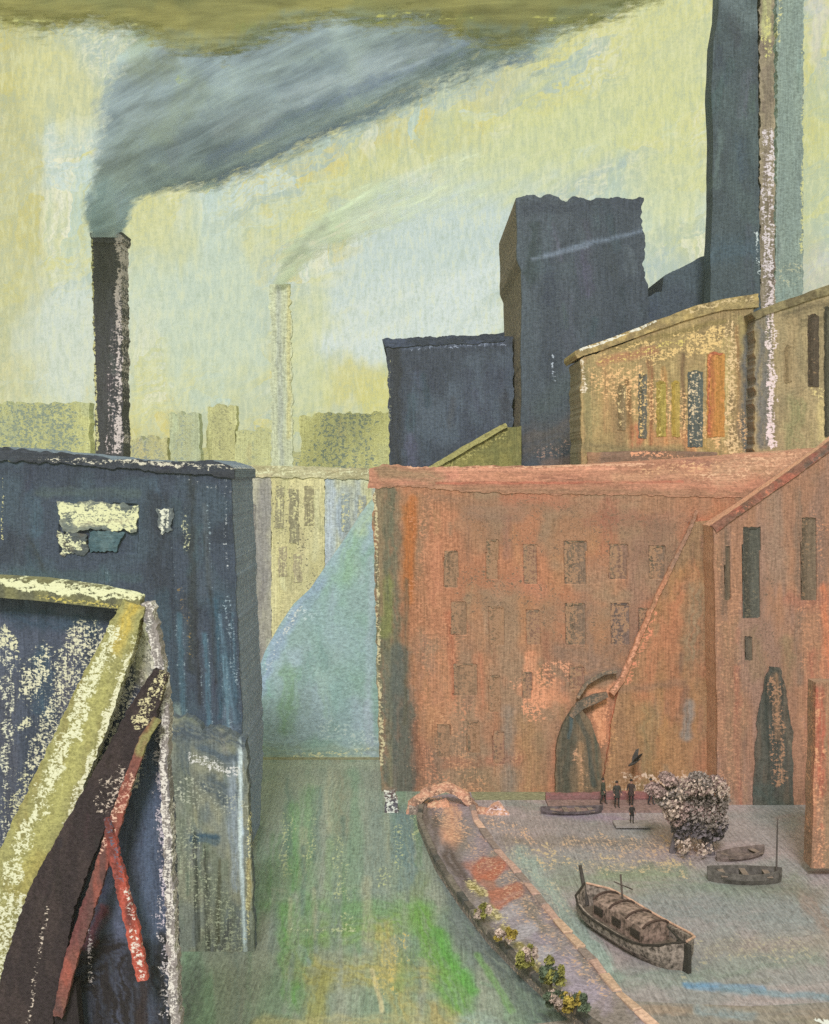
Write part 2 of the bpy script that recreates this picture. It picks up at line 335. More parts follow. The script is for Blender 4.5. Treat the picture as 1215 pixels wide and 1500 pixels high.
def loft(name, st, Y, base, var=(), paintf=None, parent=None, thick=.3, n=260, m=90, rag=6, seed=0, mat=None, k=KW, sx=60, sy=60, fade=26, dens=1.5, tail=.0, head=.0, ang=.4, grow=.35):
    """rounded body (smoke, cloud) through stations ((lx,ly),(ux,uy))"""
    L = np.array([s[0] for s in st], float); U = np.array([s[1] for s in st], float); t = np.linspace(0, len(st)-1, n); i = np.arange(len(st))
    f = lambda A, j: np.interp(t, i, A[:, j])
    def smooth(a):
        for _ in range(6): a = np.r_[a[0], (a[:-2]+2*a[1:-1]+a[2:])/4, a[-1]]
        return a
    lx, ly, ux, uy = [smooth(a) for a in (f(L, 0), f(L, 1), f(U, 0), f(U, 1))]
    th = np.linspace(0, 2*math.pi, m, endpoint=False); c = (1+np.cos(th))/2; s_ = np.sin(th)
    w0 = np.hypot(lx-ux, ly-uy)+1e-6; g = np.minimum(fade*grow, w0*.2)/w0; lx, ux = lx+(lx-ux)*g, ux-(lx-ux)*g; ly, uy = ly+(ly-uy)*g, uy-(ly-uy)*g
    PX = lx[:, None]*c+ux[:, None]*(1-c); PY = ly[:, None]*c+uy[:, None]*(1-c); w = np.hypot(lx-ux, ly-uy)
    r = np.minimum(rag, w*.3)[:, None]; sgn = np.where(s_ >= 0, 0, 31)[None, :]*0
    wt = (np.abs(np.cos(th))**5)[None, :]; ex = (fbm(PX/14, PY/14, seed+2, 5, .6)-.5)*r*3.4*wt; ey = (fbm(PX/14, PY/14, seed+8, 5, .6)-.5)*r*3.4*wt
    PX = PX+ex; PY = PY+ey; q = Y/F
    cv = Canvas(PX, PY, base, k, var, seed, sx, sy)
    if paintf: paintf(cv)
    YY = Y-np.sign(s_)[None, :]*(np.abs(s_)**.6)[None, :]*w[:, None]*thick*q*(1+.12*(fbm(PX/40, PY/40, seed+5, 2)-.5))
    V = np.stack([(PX-CX)*YY/F*(Y/YY), YY, H-(PY-HY)*q], -1).reshape(-1, 3); idx = np.arange(n*m).reshape(n, m)
    Q = np.stack([idx[:-1], np.roll(idx[:-1], -1, 1), np.roll(idx[1:], -1, 1), idx[1:]], -1).reshape(-1, 4)
    me = mesh_from(name, V, Q, cv.col.reshape(-1, 3), cv.dry_c.reshape(-1, 3), cv.amt.reshape(-1), True)
    tt = np.linspace(0, 1, n)[:, None]; e = np.minimum(c, 1-c)[None, :]*w[:, None]/np.minimum(fade, w[:, None]*.42)
    th_ = np.clip(e, 0, 1)*dens
    if tail: th_ = th_*np.clip((1-tt)/tail, 0, 1)
    if head: th_ = th_*np.clip(tt/head+.2, 0, 1)
    at = me.attributes.new('Thin', 'FLOAT', 'POINT'); at.data.foreach_set('value', (th_+0*PX).astype(np.float32).ravel())
    bm = bmesh.new(); bm.from_mesh(me); bm.verts.ensure_lookup_table()
    bmesh.ops.recalc_face_normals(bm, faces=bm.faces); bm.to_mesh(me); bm.free()
    return link(name, me, mat or smoke_mat(q, ang=ang), parent)
def simple(name, c, rough=.8, var=.2, scale=3.0, k=KW):
    m = bpy.data.materials.new(name); m.use_nodes = True; t = m.node_tree; b = NB(t); p = t.nodes['Principled BSDF']
    n = b.noise(b.n('ShaderNodeTexCoord').outputs['Object'], scale, 4, .6); a = alb(c, k)
    t.links.new(b.mix(b.rng(n, .35, .65), tuple(a*(1-var)), tuple(np.clip(a*(1+var), 0, .9))), p.inputs['Base Color'])
    p.inputs['Roughness'].default_value = rough; p.inputs['Specular IOR Level'].default_value = .25; return m
def bmobj(name, bm, mat, parent=None, smooth=False):
    me = bpy.data.meshes.new(name); bmesh.ops.recalc_face_normals(bm, faces=bm.faces); bm.to_mesh(me); bm.free()
    for p in me.polygons: p.use_smooth = smooth
    me['local'] = 1                       # built in its parent's own space
    return link(name, me, mat, parent)
def bbox(bm, x0, x1, y0, y1, z0, z1, tf=None):
    v = [bm.verts.new((x, y, z)) for z in (z0, z1) for y in (y0, y1) for x in (x0, x1)]
    for f in ((0, 2, 3, 1), (4, 5, 7, 6), (0, 1, 5, 4), (2, 6, 7, 3), (0, 4, 6, 2), (1, 3, 7, 5)): bm.faces.new([v[i] for i in f])
    return v
def rod(bm, a, b, r0, r1=None, n=8):
    a, b = Vector(a), Vector(b); r1 = r0 if r1 is None else r1; d = (b-a).normalized(); s = d.orthogonal().normalized(); t = d.cross(s)
    R = [[bm.verts.new(p+(s*math.cos(2*math.pi*i/n)+t*math.sin(2*math.pi*i/n))*r) for i in range(n)] for p, r in ((a, r0), (b, r1))]
    for i in range(n): bm.faces.new((R[0][i], R[0][(i+1) % n], R[1][(i+1) % n], R[1][i]))
    bm.faces.new(R[0][::-1]); bm.faces.new(R[1])

exec_parts = []
# ---------------------------------------------------------------- ground, hill, water
def big_ground():
    n = 60; xs = np.linspace(-740, 740, n); ys = np.linspace(-30, 750, n); X, Y = np.meshgrid(xs, ys); Z = -.03+0*X
    cv = Canvas(X*2, Y*2, (150, 148, 110), KG, [(128, 140, 110), (168, 160, 118)], 3)
    idx = np.arange(n*n).reshape(n, n); Q = np.stack([idx[:-1, :-1], idx[:-1, 1:], idx[1:, 1:], idx[1:, :-1]], -1).reshape(-1, 4)
    me = mesh_from('ground', np.stack([X, Y, Z], -1).reshape(-1, 3), Q, cv.col.reshape(-1, 3), cv.dry_c.reshape(-1, 3), cv.amt.reshape(-1))
    link('ground', me, paint(.06, 'i'))['kind'] = 'structure'
big_ground()

def river():
    PX, PY = grid4((330, 1113), (640, 1113), (905, 1560), (180, 1560), 2.8)
    cv = Canvas(PX, PY, (136, 144, 124), .86, [(124, 142, 116), (142, 146, 126), (122, 144, 116)], 5, 30, 200)
    g = (112, 146, 96); e = (106, 146, 72); y = (158, 152, 92)
    cv.st([(450, 1160), (440, 1330)], 60, (116, 145, 104), .8, .9, .5).st([(430, 1180), (430, 1300)], 26, (104, 148, 88), .7, .8, .6)
    cv.st([(560, 1180), (545, 1330)], 80, (122, 136, 122), .8, .9, .5).st([(500, 1120), (500, 1220)], 40, (136, 134, 108), .7, .9, .5)
    cv.st([(590, 1200), (600, 1290)], 60, (96, 122, 122), .7, .8, .6).st([(620, 1290), (600, 1330)], 40, (120, 132, 96), .8, .8, .5)
    cv.st([(400, 1330), (620, 1330)], 46, g, .75, .9, .5).st([(440, 1375), (600, 1350)], 60, (118, 146, 84), .9, .8, .6)
    cv.st([(615, 1340), (640, 1400), (672, 1470)], 64, e, .95, .7, .5).st([(640, 1370), (690, 1450)], 34, (92, 150, 66), .8, .8, .5)
    cv.st([(420, 1340), (430, 1460)], 46, (104, 146, 82), .9, .7, .5).st([(440, 1420), (620, 1430)], 70, y, .9, .9, .55)
    cv.st([(560, 1370), (590, 1480)], 60, (172, 160, 96), .75, .8, .6).st([(470, 1440), (460, 1500)], 50, (150, 146, 84), .85, .8, .5)
    cv.st([(600, 1400), (590, 1440)], 44, (120, 142, 86), .7, .8, .5).st([(640, 1480), (660, 1520)], 60, (160, 144, 90), .8, .8, .5)
    cv.st([(440, 1390), (450, 1410)], 16, (140, 160, 150), .8).st([(360, 1120), (352, 1500)], 60, (134, 136, 122), .75, .9, .5)
    cv.st([(380, 1500), (700, 1500)], 34, (168, 160, 112), .75, .8, .5).st([(545, 1420), (560, 1480)], 10, (206, 190, 140), .7, .7, .3)
    cv.st([(690, 1350), (830, 1500)], 110, (92, 100, 94), .95, .7, .5).st([(655, 1290), (700, 1400)], 50, (112, 120, 112), .9, .8, .5)
    cv.st([(690, 1500), (760, 1530)], 60, (150, 168, 152), .8, .8, .4).st([(700, 1400), (750, 1480)], 16, (116, 150, 92), .8, .7, .4)
    cv.st([(560, 1120), (380, 1120)], 26, (150, 158, 132), .8, .9, .5).st([(480, 1140), (400, 1150)], 40, (146, 152, 128), .7, .9, .6).st([(285, 1420), (270, 1500)], 50, (96, 100, 92), .8, .8, .5)  # pale strokes at the far end paint mist over the water
    for x, yy, h in ((500, 1290, 40), (510, 1350, 12), (560, 1285, 14), (495, 1250, 40), (585, 1240, 60), (455, 1230, 60), (610, 1200, 50), (420, 1240, 80)):
        cv.dr([(x, yy-h/2), (x, yy+h/2)], 26, (178, 184, 132), .42)
    for j in range(46):
        x = rs.uniform(340, 640); yy = rs.uniform(1130, 1400); h = rs.uniform(30, 110); c = [(150, 156, 136), (104, 136, 92), (120, 132, 120), (160, 160, 128), (96, 118, 104), (132, 152, 112)][j % 6]
        cv.st([(x+(x-500)*.1*0, yy), (x+(x-500)*h/1400, yy+h)], rs.uniform(8, 26), c, .6, .8, .75)
    cv.dr([(420, 1362), (520, 1362)], 10, (180, 186, 140), .5).dr([(590, 1380), (560, 1440)], 60, (196, 176, 104), .4)
    sheet('river', cv, .0, mat=paint(.035, 'g', .6, .35, 'green_canal'))
river()
def basin():
    PX, PY = grid4((640, 1172), (1300, 1172), (1300, 1560), (880, 1560), 2.8)
    cv = Canvas(PX, PY, (156, 148, 140), .93, [(160, 150, 144), (146, 146, 138), (166, 152, 144)], 9, 110, 40)
    cv.st([(700, 1200), (900, 1215)], 40, (146, 138, 130), .8, .9).st([(740, 1230), (960, 1235)], 26, (132, 122, 108), .8, .9)
    cv.st([(800, 1190), (940, 1205)], 22, (150, 134, 142), .8, .9).st([(930, 1183), (985, 1183)], 12, (116, 138, 146), .9, .6)
    cv.st([(820, 1290), (1160, 1300)], 70, (132, 142, 120), .8, .9).st([(960, 1330), (1210, 1340)], 90, (136, 142, 136), .8, .9)
    cv.st([(760, 1250), (900, 1430)], 46, (150, 166, 150), .9, .8, .5).st([(900, 1440), (1200, 1400)], 50, (132, 142, 126), .8, .9)
    cv.st([(1005, 1443), (1120, 1450)], 15, (110, 146, 168), .95, .6, .3).st([(1060, 1450), (1215, 1462)], 18, (124, 146, 150), .8, .8)
    cv.st([(1040, 1390), (1215, 1380)], 40, (152, 142, 122), .5, .9).st([(880, 1280), (1000, 1275)], 30, (134, 146, 116), .8, .9)
    cv.st([(1080, 1290), (1200, 1310)], 40, (128, 124, 110), .7, .9).st([(1180, 1320), (1215, 1360)], 36, (150, 124, 106), .6, .9)
    cv.dr([(760, 1250), (1000, 1262)], 60, (206, 184, 140), .5).dr([(830, 1235), (1010, 1240)], 40, (206, 176, 140), .45).dr([(740, 1250), (830, 1330)], 40, (190, 182, 150), .4)
    cv.dr([(980, 1390), (1180, 1395)], 50, (180, 172, 140), .4).dr([(1000, 1420), (1080, 1370)], 40, (176, 170, 140), .4).dr([(720, 1200), (780, 1230)], 30, (220, 180, 140), .45)
    sheet('basin_water', cv, .0, mat=paint(.036, 'g', .42, .3, 'still_basin_water'))
basin()
def towpath():
    PX, PY = gridedge([(560, 1450), (560, 1620)], [(1330, 1450), (1330, 1620)], [(560, 1540), (700, 1510), (850, 1492), (905, 1465), (1000, 1470), (1100, 1474), (1330, 1462)], [(560, 1620), (1330, 1620)], 3)
    cv = Canvas(PX, PY, (150, 142, 128), KG, [(158, 146, 126), (140, 146, 138), (164, 146, 124)], 15, 120, 14)
    cv.st([(840, 1478), (1000, 1482)], 20, (166, 144, 122), .8, .7, .5).st([(1020, 1478), (1100, 1490)], 24, (146, 160, 158), .8, .8, .5)
    cv.st([(1120, 1480), (1230, 1476)], 26, (150, 138, 122), .7, .8, .5).dr([(1195, 1492), (1215, 1498)], 12, (240, 240, 240), .9)
    sheet('towpath', cv, .02, zf=lambda X, Y: 0*X)
towpath()

def hill():
    top = [(300, 1060), (352, 1030), (372, 1000), (388, 955), (410, 915), (430, 885), (455, 862), (480, 825), (503, 792), (530, 750), (560, 712), (620, 700), (680, 698)]
    PX, PY = gridedge([(300, 690), (300, 1118)], [(680, 690), (680, 1118)], top, [(300, 1118), (680, 1118)], 2.6)
    cv = Canvas(PX, PY, (142, 166, 156), 1.0, [(146, 172, 160), (134, 164, 146), (152, 172, 172)], 21, 60, 70)
    cv.st([(380, 1010), (410, 930), (470, 850)], 30, (146, 166, 178), .9, .8, .4).st([(480, 830), (540, 760)], 50, (150, 172, 172), .8, .8, .4)
    cv.st([(505, 840), (520, 790)], 50, (140, 172, 138), .8, .9).st([(420, 1060), (425, 990)], 46, (126, 158, 122), .8, .9).st([(500, 1060), (500, 1000)], 60, (130, 160, 148), .7, .9)
    cv.st([(540, 1100), (545, 820)], 20, (164, 180, 180), .6, .9).st([(470, 900), (530, 960)], 80, (150, 174, 170), .7, .9).st([(380, 1110), (540, 1110)], 12, (158, 168, 138), .8, .8)
    cv.st([(370, 1100), (560, 1104)], 36, (146, 162, 140), .8, .9, .6); cv.st([(376, 1110), (366, 1020)], 14, (212, 210, 160), .8, .7).st([(525, 780), (552, 730)], 30, (168, 186, 140), .7, .8)
    cv.dr([(420, 900), (460, 900)], 30, (196, 208, 200), .4).dr([(480, 1070), (545, 1090)], 60, (180, 196, 180), .4).dr([(430, 1110), (540, 1100)], 14, (200, 200, 150), .5)
    cv.dr([(385, 985), (440, 890)], 12, (200, 205, 190), .5)
    nv, nu = PX.shape; t = (1118-PY)/420.0; Y = 83.5+t*28; X = (PX-CX)*Y/F; Z = H-(PY-HY)*Y/F
    idx = np.arange(nv*nu).reshape(nv, nu); V = np.stack([X, Y, Z], -1).reshape(-1, 3)
    Q = [np.stack([idx[:-1, :-1], idx[1:, :-1], idx[1:, 1:], idx[:-1, 1:]], -1).reshape(-1, 4)]; Vs = [V]; prev = idx[0]; n = len(V)
    for j in range(1, 7):
        P = V[idx[0]].copy(); P[:, 1] = np.minimum(P[:, 1]+j*.55, 115.5); P[:, 2] = P[:, 2]*(1-(j/6)**2)-.1; Vs.append(P); cur = np.arange(n, n+nu); n += nu
        Q.append(np.stack([cur[:-1], prev[:-1], prev[1:], cur[1:]], -1)); prev = cur
    ex = 6
    cc = np.concatenate([cv.col.reshape(-1, 3)]+[cv.col[0]]*ex); dd = np.concatenate([cv.dry_c.reshape(-1, 3)]+[cv.dry_c[0]]*ex); aa = np.concatenate([cv.amt.reshape(-1)]+[cv.amt[0]]*ex)
    me = mesh_from('hill', np.concatenate(Vs), np.concatenate(Q), cc, dd, aa, True)
    link('hill', me, paint(.06, 'i', relief=.3, name='pale_turf', streak=.07))['kind'] = 'structure'
hill()

def far_hills():
    n = 420; x = np.linspace(-420, 420, n); rows = 16; t = np.linspace(0, 1, rows)[:, None]
    hgt = 22+9*fbm(x/70, x*0, 2, 3)+3.5*fbm(x/9, x*0, 8, 3)+6*np.exp(-((x+110)/60)**2)
    Z = hgt[None, :]*np.sin(t*math.pi/2)-.2; Y = 380+90*t+0*x; X = np.broadcast_to(x, Z.shape)
    cv = Canvas(X*4, -Z*5+Y, (176, 172, 112), .9, [(150, 156, 120), (190, 184, 120)], 31, 30, 30)
    cv.amt[:] = .52*ss((fbm(X/20, Z/6, 41)-.3)*3); cv.dry_c[:] = alb((96, 110, 104), .9)
    Zb = np.zeros_like(Z[-1])-.2; V = np.concatenate([np.stack([X, Y, Z], -1).reshape(-1, 3), np.stack([x, x*0+640, Zb], -1)])
    idx = np.arange(n*(rows+1)).reshape(rows+1, n); Q = np.stack([idx[:-1, :-1], idx[:-1, 1:], idx[1:, 1:], idx[1:, :-1]], -1).reshape(-1, 4)
    g = lambda a, s: np.concatenate([a.reshape(-1, s), a[-1].reshape(-1, s)])
    me = mesh_from('hills', V, Q, g(cv.col, 3), g(cv.dry_c, 3), g(cv.amt[..., None], 1)[:, 0], True)
    link('hills', me, paint(.24, 'i', name='far_hillside'))['kind'] = 'structure'
far_hills()

# ---------------------------------------------------------------- far town
def far_block(name, label, x0, x1, y0, Y, base, var, dryc, amt, depth=18, cat='mill building', group=None, seed=0, extra=None, win=None):
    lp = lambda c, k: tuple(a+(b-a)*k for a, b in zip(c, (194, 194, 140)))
    base = lp(base, .4); var = [lp(v, .35) for v in var]; dryc = lp(dryc, .2)  # distance haze put into the wall colours by pulling them toward the sky tone
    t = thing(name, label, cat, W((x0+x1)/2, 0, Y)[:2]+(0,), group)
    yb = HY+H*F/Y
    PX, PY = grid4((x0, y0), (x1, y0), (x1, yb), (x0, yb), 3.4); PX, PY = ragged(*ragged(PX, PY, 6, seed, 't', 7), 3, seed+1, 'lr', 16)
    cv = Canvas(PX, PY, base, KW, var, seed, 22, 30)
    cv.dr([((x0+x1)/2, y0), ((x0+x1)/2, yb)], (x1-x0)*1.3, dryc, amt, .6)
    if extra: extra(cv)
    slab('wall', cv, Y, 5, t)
    for (a, b, w, h) in (win or []):
        gx, gy = grid4((a, b), (a+w, b), (a+w, b+h), (a, b+h), 3); gx, gy = ragged(gx, gy, 1.2, seed+int(a), 'lrtb', 5)
        c2 = Canvas(gx, gy, dryc, KW, None, seed+int(a)); slab('window', c2, Y-.12, .2, t)
    return t
TG = 'hazy mills and houses along the skyline'
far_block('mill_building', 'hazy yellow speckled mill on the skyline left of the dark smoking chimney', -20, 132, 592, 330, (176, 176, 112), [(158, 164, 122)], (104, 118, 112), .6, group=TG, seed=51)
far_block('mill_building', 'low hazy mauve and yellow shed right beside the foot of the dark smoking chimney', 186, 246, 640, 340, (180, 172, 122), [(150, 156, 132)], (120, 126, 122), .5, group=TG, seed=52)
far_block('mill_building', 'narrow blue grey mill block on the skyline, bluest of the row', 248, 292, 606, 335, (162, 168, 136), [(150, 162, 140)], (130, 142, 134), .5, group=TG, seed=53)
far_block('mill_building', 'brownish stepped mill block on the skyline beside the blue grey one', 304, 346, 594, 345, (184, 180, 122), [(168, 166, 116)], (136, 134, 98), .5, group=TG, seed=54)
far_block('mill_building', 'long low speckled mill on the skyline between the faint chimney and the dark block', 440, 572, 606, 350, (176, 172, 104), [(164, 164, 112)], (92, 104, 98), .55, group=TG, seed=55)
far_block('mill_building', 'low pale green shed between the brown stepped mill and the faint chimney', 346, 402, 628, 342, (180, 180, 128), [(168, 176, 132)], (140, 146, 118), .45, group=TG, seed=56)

# pale buildings over the hill
def pale(name, label, x0, x1, y0, y1, base, var, f, wins, seed):
    Y = 117; yb = HY+H*F/Y; t = thing(name, label, 'mill building', W((x0+x1)/2, 0, Y)[:2]+(0,), 'pale mills behind the green hill')
    PX, PY = grid4((x0, y0), (x1, y1), (x1, yb), (x0, yb), 3); PX, PY = ragged(PX, PY, 1.5, seed, 'lrt')
    cv = Canvas(PX, PY, base, KW, var, seed, 30, 90); f(cv); slab('wall', cv, Y, 9, t)
    for (a, b, w, h, c) in wins:
        gx, gy = grid4((a, b), (a+w, b), (a+w, b+h), (a, b+h), 2.4); gx, gy = ragged(gx, gy, 1.6, seed+int(a+b), 'lrtb', 6)
        c2 = Canvas(gx, gy, c, KW, None, seed+int(a)).dr([(a+w/2, b), (a+w/2, b+h)], w*1.5, (206, 200, 144), .5); slab('window', c2, Y-.05, .3, t)
    gx, gy = grid4((x0-1, y0-7), (x1+1, y1-7), (x1+1, y1+9), (x0-1, y0+9), 2.4); gx, gy = ragged(gx, gy, 2, seed+3)
    c3 = Canvas(gx, gy, (186, 180, 138), KW, [(168, 160, 118)], seed+4, 40, 20).dr([(x0, y0), (x1, y1)], 18, (222, 214, 170), .5); slab('parapet', c3, Y-.12, 9.2, t, dirn='h')
def f1(c): c.st([(385, 720), (380, 900), (376, 960)], 34, (138, 134, 126), .8, .8, .6).dr([(356, 720), (372, 980)], 26, (200, 196, 180), .5).st([(350, 700), (352, 900)], 30, (120, 132, 142), .8, .8)
pale('mill_building', 'grey mauve narrow mill in the gap, tucked against the dark slate building', 318, 398, 688, 690, (158, 154, 136), [(140, 138, 130), (176, 172, 146)], f1, [(362, 740, 12, 60, (130, 126, 118))], 61)
def f2(c): c.st([(440, 880), (400, 960)], 70, (204, 194, 142), .8, .9).st([(465, 720), (462, 820)], 12, (200, 196, 150), .7, .8).dr([(400, 700), (460, 860)], 90, (122, 118, 92), .42)
pale('mill_building', 'cream yellow mill in the gap with smudged tall windows above the hill', 398, 476, 690, 692, (196, 188, 134), [(182, 176, 128), (208, 200, 148)], f2,
     [(404, 712, 12, 62, (150, 144, 112)), (424, 716, 14, 80, (140, 134, 104)), (446, 712, 14, 58, (150, 142, 108)), (408, 800, 12, 44, (164, 154, 120)), (430, 812, 12, 42, (166, 156, 122))], 62)
def f3(c): c.st([(486, 720), (480, 830)], 18, (178, 188, 188), .9, .7).st([(515, 720), (512, 790)], 30, (158, 166, 158), .8, .8).st([(540, 710), (545, 800)], 26, (196, 192, 136), .8, .8)
pale('mill_building', 'pale blue mill in the gap, next to the red brick mill', 476, 566, 692, 694, (170, 180, 172), [(158, 170, 172), (190, 190, 150)], f3, [(500, 722, 12, 56, (150, 160, 152)), (524, 726, 12, 48, (158, 162, 146))], 63)

# ---------------------------------------------------------------- chimneys and smoke
def chimney(name, label, pts, Y, base, var, f, depth_px, seed, cap=None, group=None, rag=2.2, side=None, sdry=None):
    x = np.mean([p[0] for p in pts]); t = thing(name, label, 'chimney', W(x, 0, Y)[:2]+(0,), group)
    PX, PY = ribbon(pts, 2.2); PX, PY = ragged(PX, PY, rag, seed, 'lr', 7)
    cv = Canvas(PX, PY, base, KW, var, seed, 20, 120); f(cv); slab('shaft', cv, Y, depth_px*Y/F, t, side=side, side_dry=sdry)
    if cap:
        gx, gy = grid4(*cap, 2); gx, gy = ragged(gx, gy, 2, seed+9); c = Canvas(gx, gy, base, KW, var, seed+2); f(c); slab('cap', c, Y-.25, depth_px*Y/F+.5, t)
    return t
yb = HY+H*F/160
def fc(c): c.st([(150, 360), (152, 660)], 26, (62, 62, 62), .8, .6).dr([(176, 350), (172, 660)], 22, (196, 184, 176), .72).dr([(166, 480), (160, 660)], 16, (190, 176, 170), .45).dr([(134, 350), (142, 660)], 8, (190, 186, 130), .6)
chimney('chimney', 'dark tapering chimney trailing a great grey smoke plume over the slate building', [(155, 344, 44), (158, 480, 42), (160, 600, 40), (162, yb, 46)], 160, (72, 72, 74), [(60, 60, 64)], fc, 40, 71,
        cap=((131, 340), (180, 341), (178, 356), (133, 355)))
def fp(c):
    ol = (120, 122, 80); g = (130, 142, 140); bl = (112, 126, 136)
    c.st([(150, 330), (160, 280)], 60, (112, 128, 128), .9, .7).st([(180, 250), (230, 190)], 90, (120, 130, 124), .9, .8)
    c.st([(320, 250), (440, 190), (620, 110), (780, 60)], 30, (108, 120, 134), .9, .6, .5).st([(330, 215), (480, 150), (640, 90)], 40, (140, 150, 156), .85, .8, .6)
    c.st([(300, 180), (440, 110), (600, 60)], 60, (138, 150, 146), .8, .8, .6).st([(250, 210), (300, 150)], 60, (124, 134, 122), .8, .8, .5)
    c.st([(180, 60), (300, 70)], 90, (126, 134, 104), .9, .8, .5).st([(210, 120), (260, 120)], 60, (124, 132, 116), .8, .8)
    c.st([(240, 20), (520, 10), (900, 0)], 64, ol, .95, .7, .5).st([(560, 34), (700, 30)], 26, (150, 148, 84), .7, .7, .6).st([(700, 60), (880, 10)], 40, (112, 122, 112), .8, .7, .5)
    c.st([(775, 95), (850, 55)], 34, (118, 134, 138), .8, .7).dr([(560, 28), (680, 26)], 30, (196, 192, 110), .55).dr([(790, 30), (880, 20)], 24, (190, 186, 110), .4)
    c.dr([(300, 262), (560, 165), (700, 100)], 12, (200, 202, 140), .55).dr([(400, 60), (440, 50)], 12, (190, 196, 190), .5).dr([(250, 150), (310, 130)], 24, (150, 160, 120), .3)
SM = loft('smoke_plume', [((176, 350), (136, 350)), ((186, 318), (126, 320)), ((196, 290), (134, 262)), ((240, 276), (146, 215)), ((320, 268), (158, 160)), ((390, 232), (196, 70)), ((455, 196), (215, 10)), ((560, 160), (300, -30)), ((640, 118), (430, -90)),
        ((750, 84), (560, -130)), ((800, 100), (700, -150)), ((870, 44), (800, -180)), ((960, 6), (860, -200)), ((1030, -40), (940, -220))], 160, (130, 142, 144), [(146, 158, 164), (116, 128, 132)], fp, seed=75, rag=5, n=420, m=150, thick=.2, k=.45, fade=90, ang=.42, tail=.4)
collect(SM, 'great slate grey smoke plume drifting away from the top of the dark chimney', 'smoke')
def fo(c): c.st([(250, 62), (340, 70), (420, 40)], 44, (124, 134, 114), .9, .8, .6).st([(690, 50), (770, 52)], 34, (118, 130, 112), .85, .8, .6).st([(420, 26), (640, 30)], 24, (128, 138, 116), .8, .8, .6).st([(820, 26), (920, 8)], 24, (132, 140, 108), .8, .8, .6).dr([(560, 30), (700, 26)], 24, (196, 192, 110), .5).dr([(790, 36), (870, 24)], 26, (190, 188, 112), .5); c.st([(-40, 20), (240, 30)], 34, (142, 138, 86), .8, .7, .6).dr([(-20, 32), (200, 40)], 18, (200, 196, 130), .5)
o = loft('smoke_cloud', [((-120, 30), (-120, -160)), ((0, 26), (0, -160)), ((60, 38), (60, -160)), ((130, 28), (140, -170)), ((200, 40), (210, -180)), ((250, 58), (260, -180)), ((330, 78), (340, -180)), ((400, 46), (400, -180)), ((480, 22), (480, -180)), ((540, 30), (550, -180)),
        ((600, 26), (600, -180)), ((650, 34), (650, -180)), ((700, 58), (710, -180)), ((760, 62), (770, -180)), ((800, 40), (810, -180)), ((860, 32), (870, -180)), ((930, 10), (935, -160)), ((975, -10), (980, -150))],
         128, (138, 136, 88), [(130, 132, 88), (150, 146, 92)], fo, seed=81, rag=5, n=420, m=110, thick=.05, k=.62, fade=80, ang=.05, dens=1.35, grow=.5)
collect(o, 'olive yellow smoke bank stretched across the top, above the slate grey plume', 'smoke')
yf = HY+H*F/300
def ff(c): c.st([(408, 420), (412, 680)], 12, (156, 162, 150), .7, .7).st([(424, 420), (424, 640)], 10, (190, 184, 128), .8, .7)
chimney('chimney', 'faint grey chimney lost in the yellow haze behind the pale mills', [(410, 416, 30), (413, 560, 30), (415, yf, 34)], 300, (186, 190, 156), [(178, 184, 156)], ff, 8, 76, rag=3, sdry=((190, 190, 140), .4))  # pale shaft colour carries the haze that fades it
def fw(c): c.st([(400, 410), (480, 330)], 20, (150, 156, 136), .8, .8).dr([(400, 410), (620, 270)], 40, (196, 204, 170), .5)
o = loft('smoke_wisp', [((424, 420), (394, 416)), ((450, 392), (408, 366)), ((490, 370), (446, 326)), ((540, 350), (486, 296)), ((610, 335), (540, 262)), ((700, 320), (626, 222)), ((780, 270), (700, 190)), ((860, 220), (790, 170))],
         300, (178, 188, 160), [(186, 196, 176)], fw, seed=83, rag=9, thick=.2, k=.62, fade=40, dens=.85, tail=.6, n=200, m=50)
collect(o, 'thin pale smoke wisp rising from the faint grey chimney', 'smoke')

# ---------------------------------------------------------------- dark mills behind
DK = (66, 72, 80)
def dark_low():
    Y = 112; yb = HY+H*F/Y; t = thing('mill_block', 'square slate blue mill block rising behind the left end of the red mill', 'mill building', W(655, 0, Y)[:2]+(0,))
    PX, PY = gridedge([(566, 497), (570, 600), (572, yb)], [(752, 490), (752, yb)], [(566, 502), (620, 498), (690, 500), (752, 492)], [(566, yb), (752, yb)], 2.6); PX, PY = ragged(PX, PY, 2, 91, 'lrt')
    cv = Canvas(PX, PY, DK, KW, [(72, 80, 90), (84, 94, 102)], 91, 70, 70)
    cv.st([(578, 500), (582, 700)], 26, (56, 58, 60), .85, .6).st([(590, 508), (735, 500)], 12, (96, 106, 122), .6, .8, .5).dr([(568, 500), (572, 640)], 8, (160, 160, 120), .4).dr([(600, 510), (740, 502)], 14, (150, 160, 172), .35)
    slab('wall', cv, Y, 14, t)
    gx, gy = gridedge([(560, 493), (562, 508)], [(740, 488), (740, 500)], [(562, 496), (640, 493), (740, 488)], [(562, 509), (640, 505), (740, 500)], 2.2); gx, gy = ragged(gx, gy, 2, 92)
    c = Canvas(gx, gy, (58, 64, 72), KW, [(70, 78, 92)], 92, 20, 20); slab('parapet', c, Y-.1, 14.2, t, dirn='h')
dark_low()
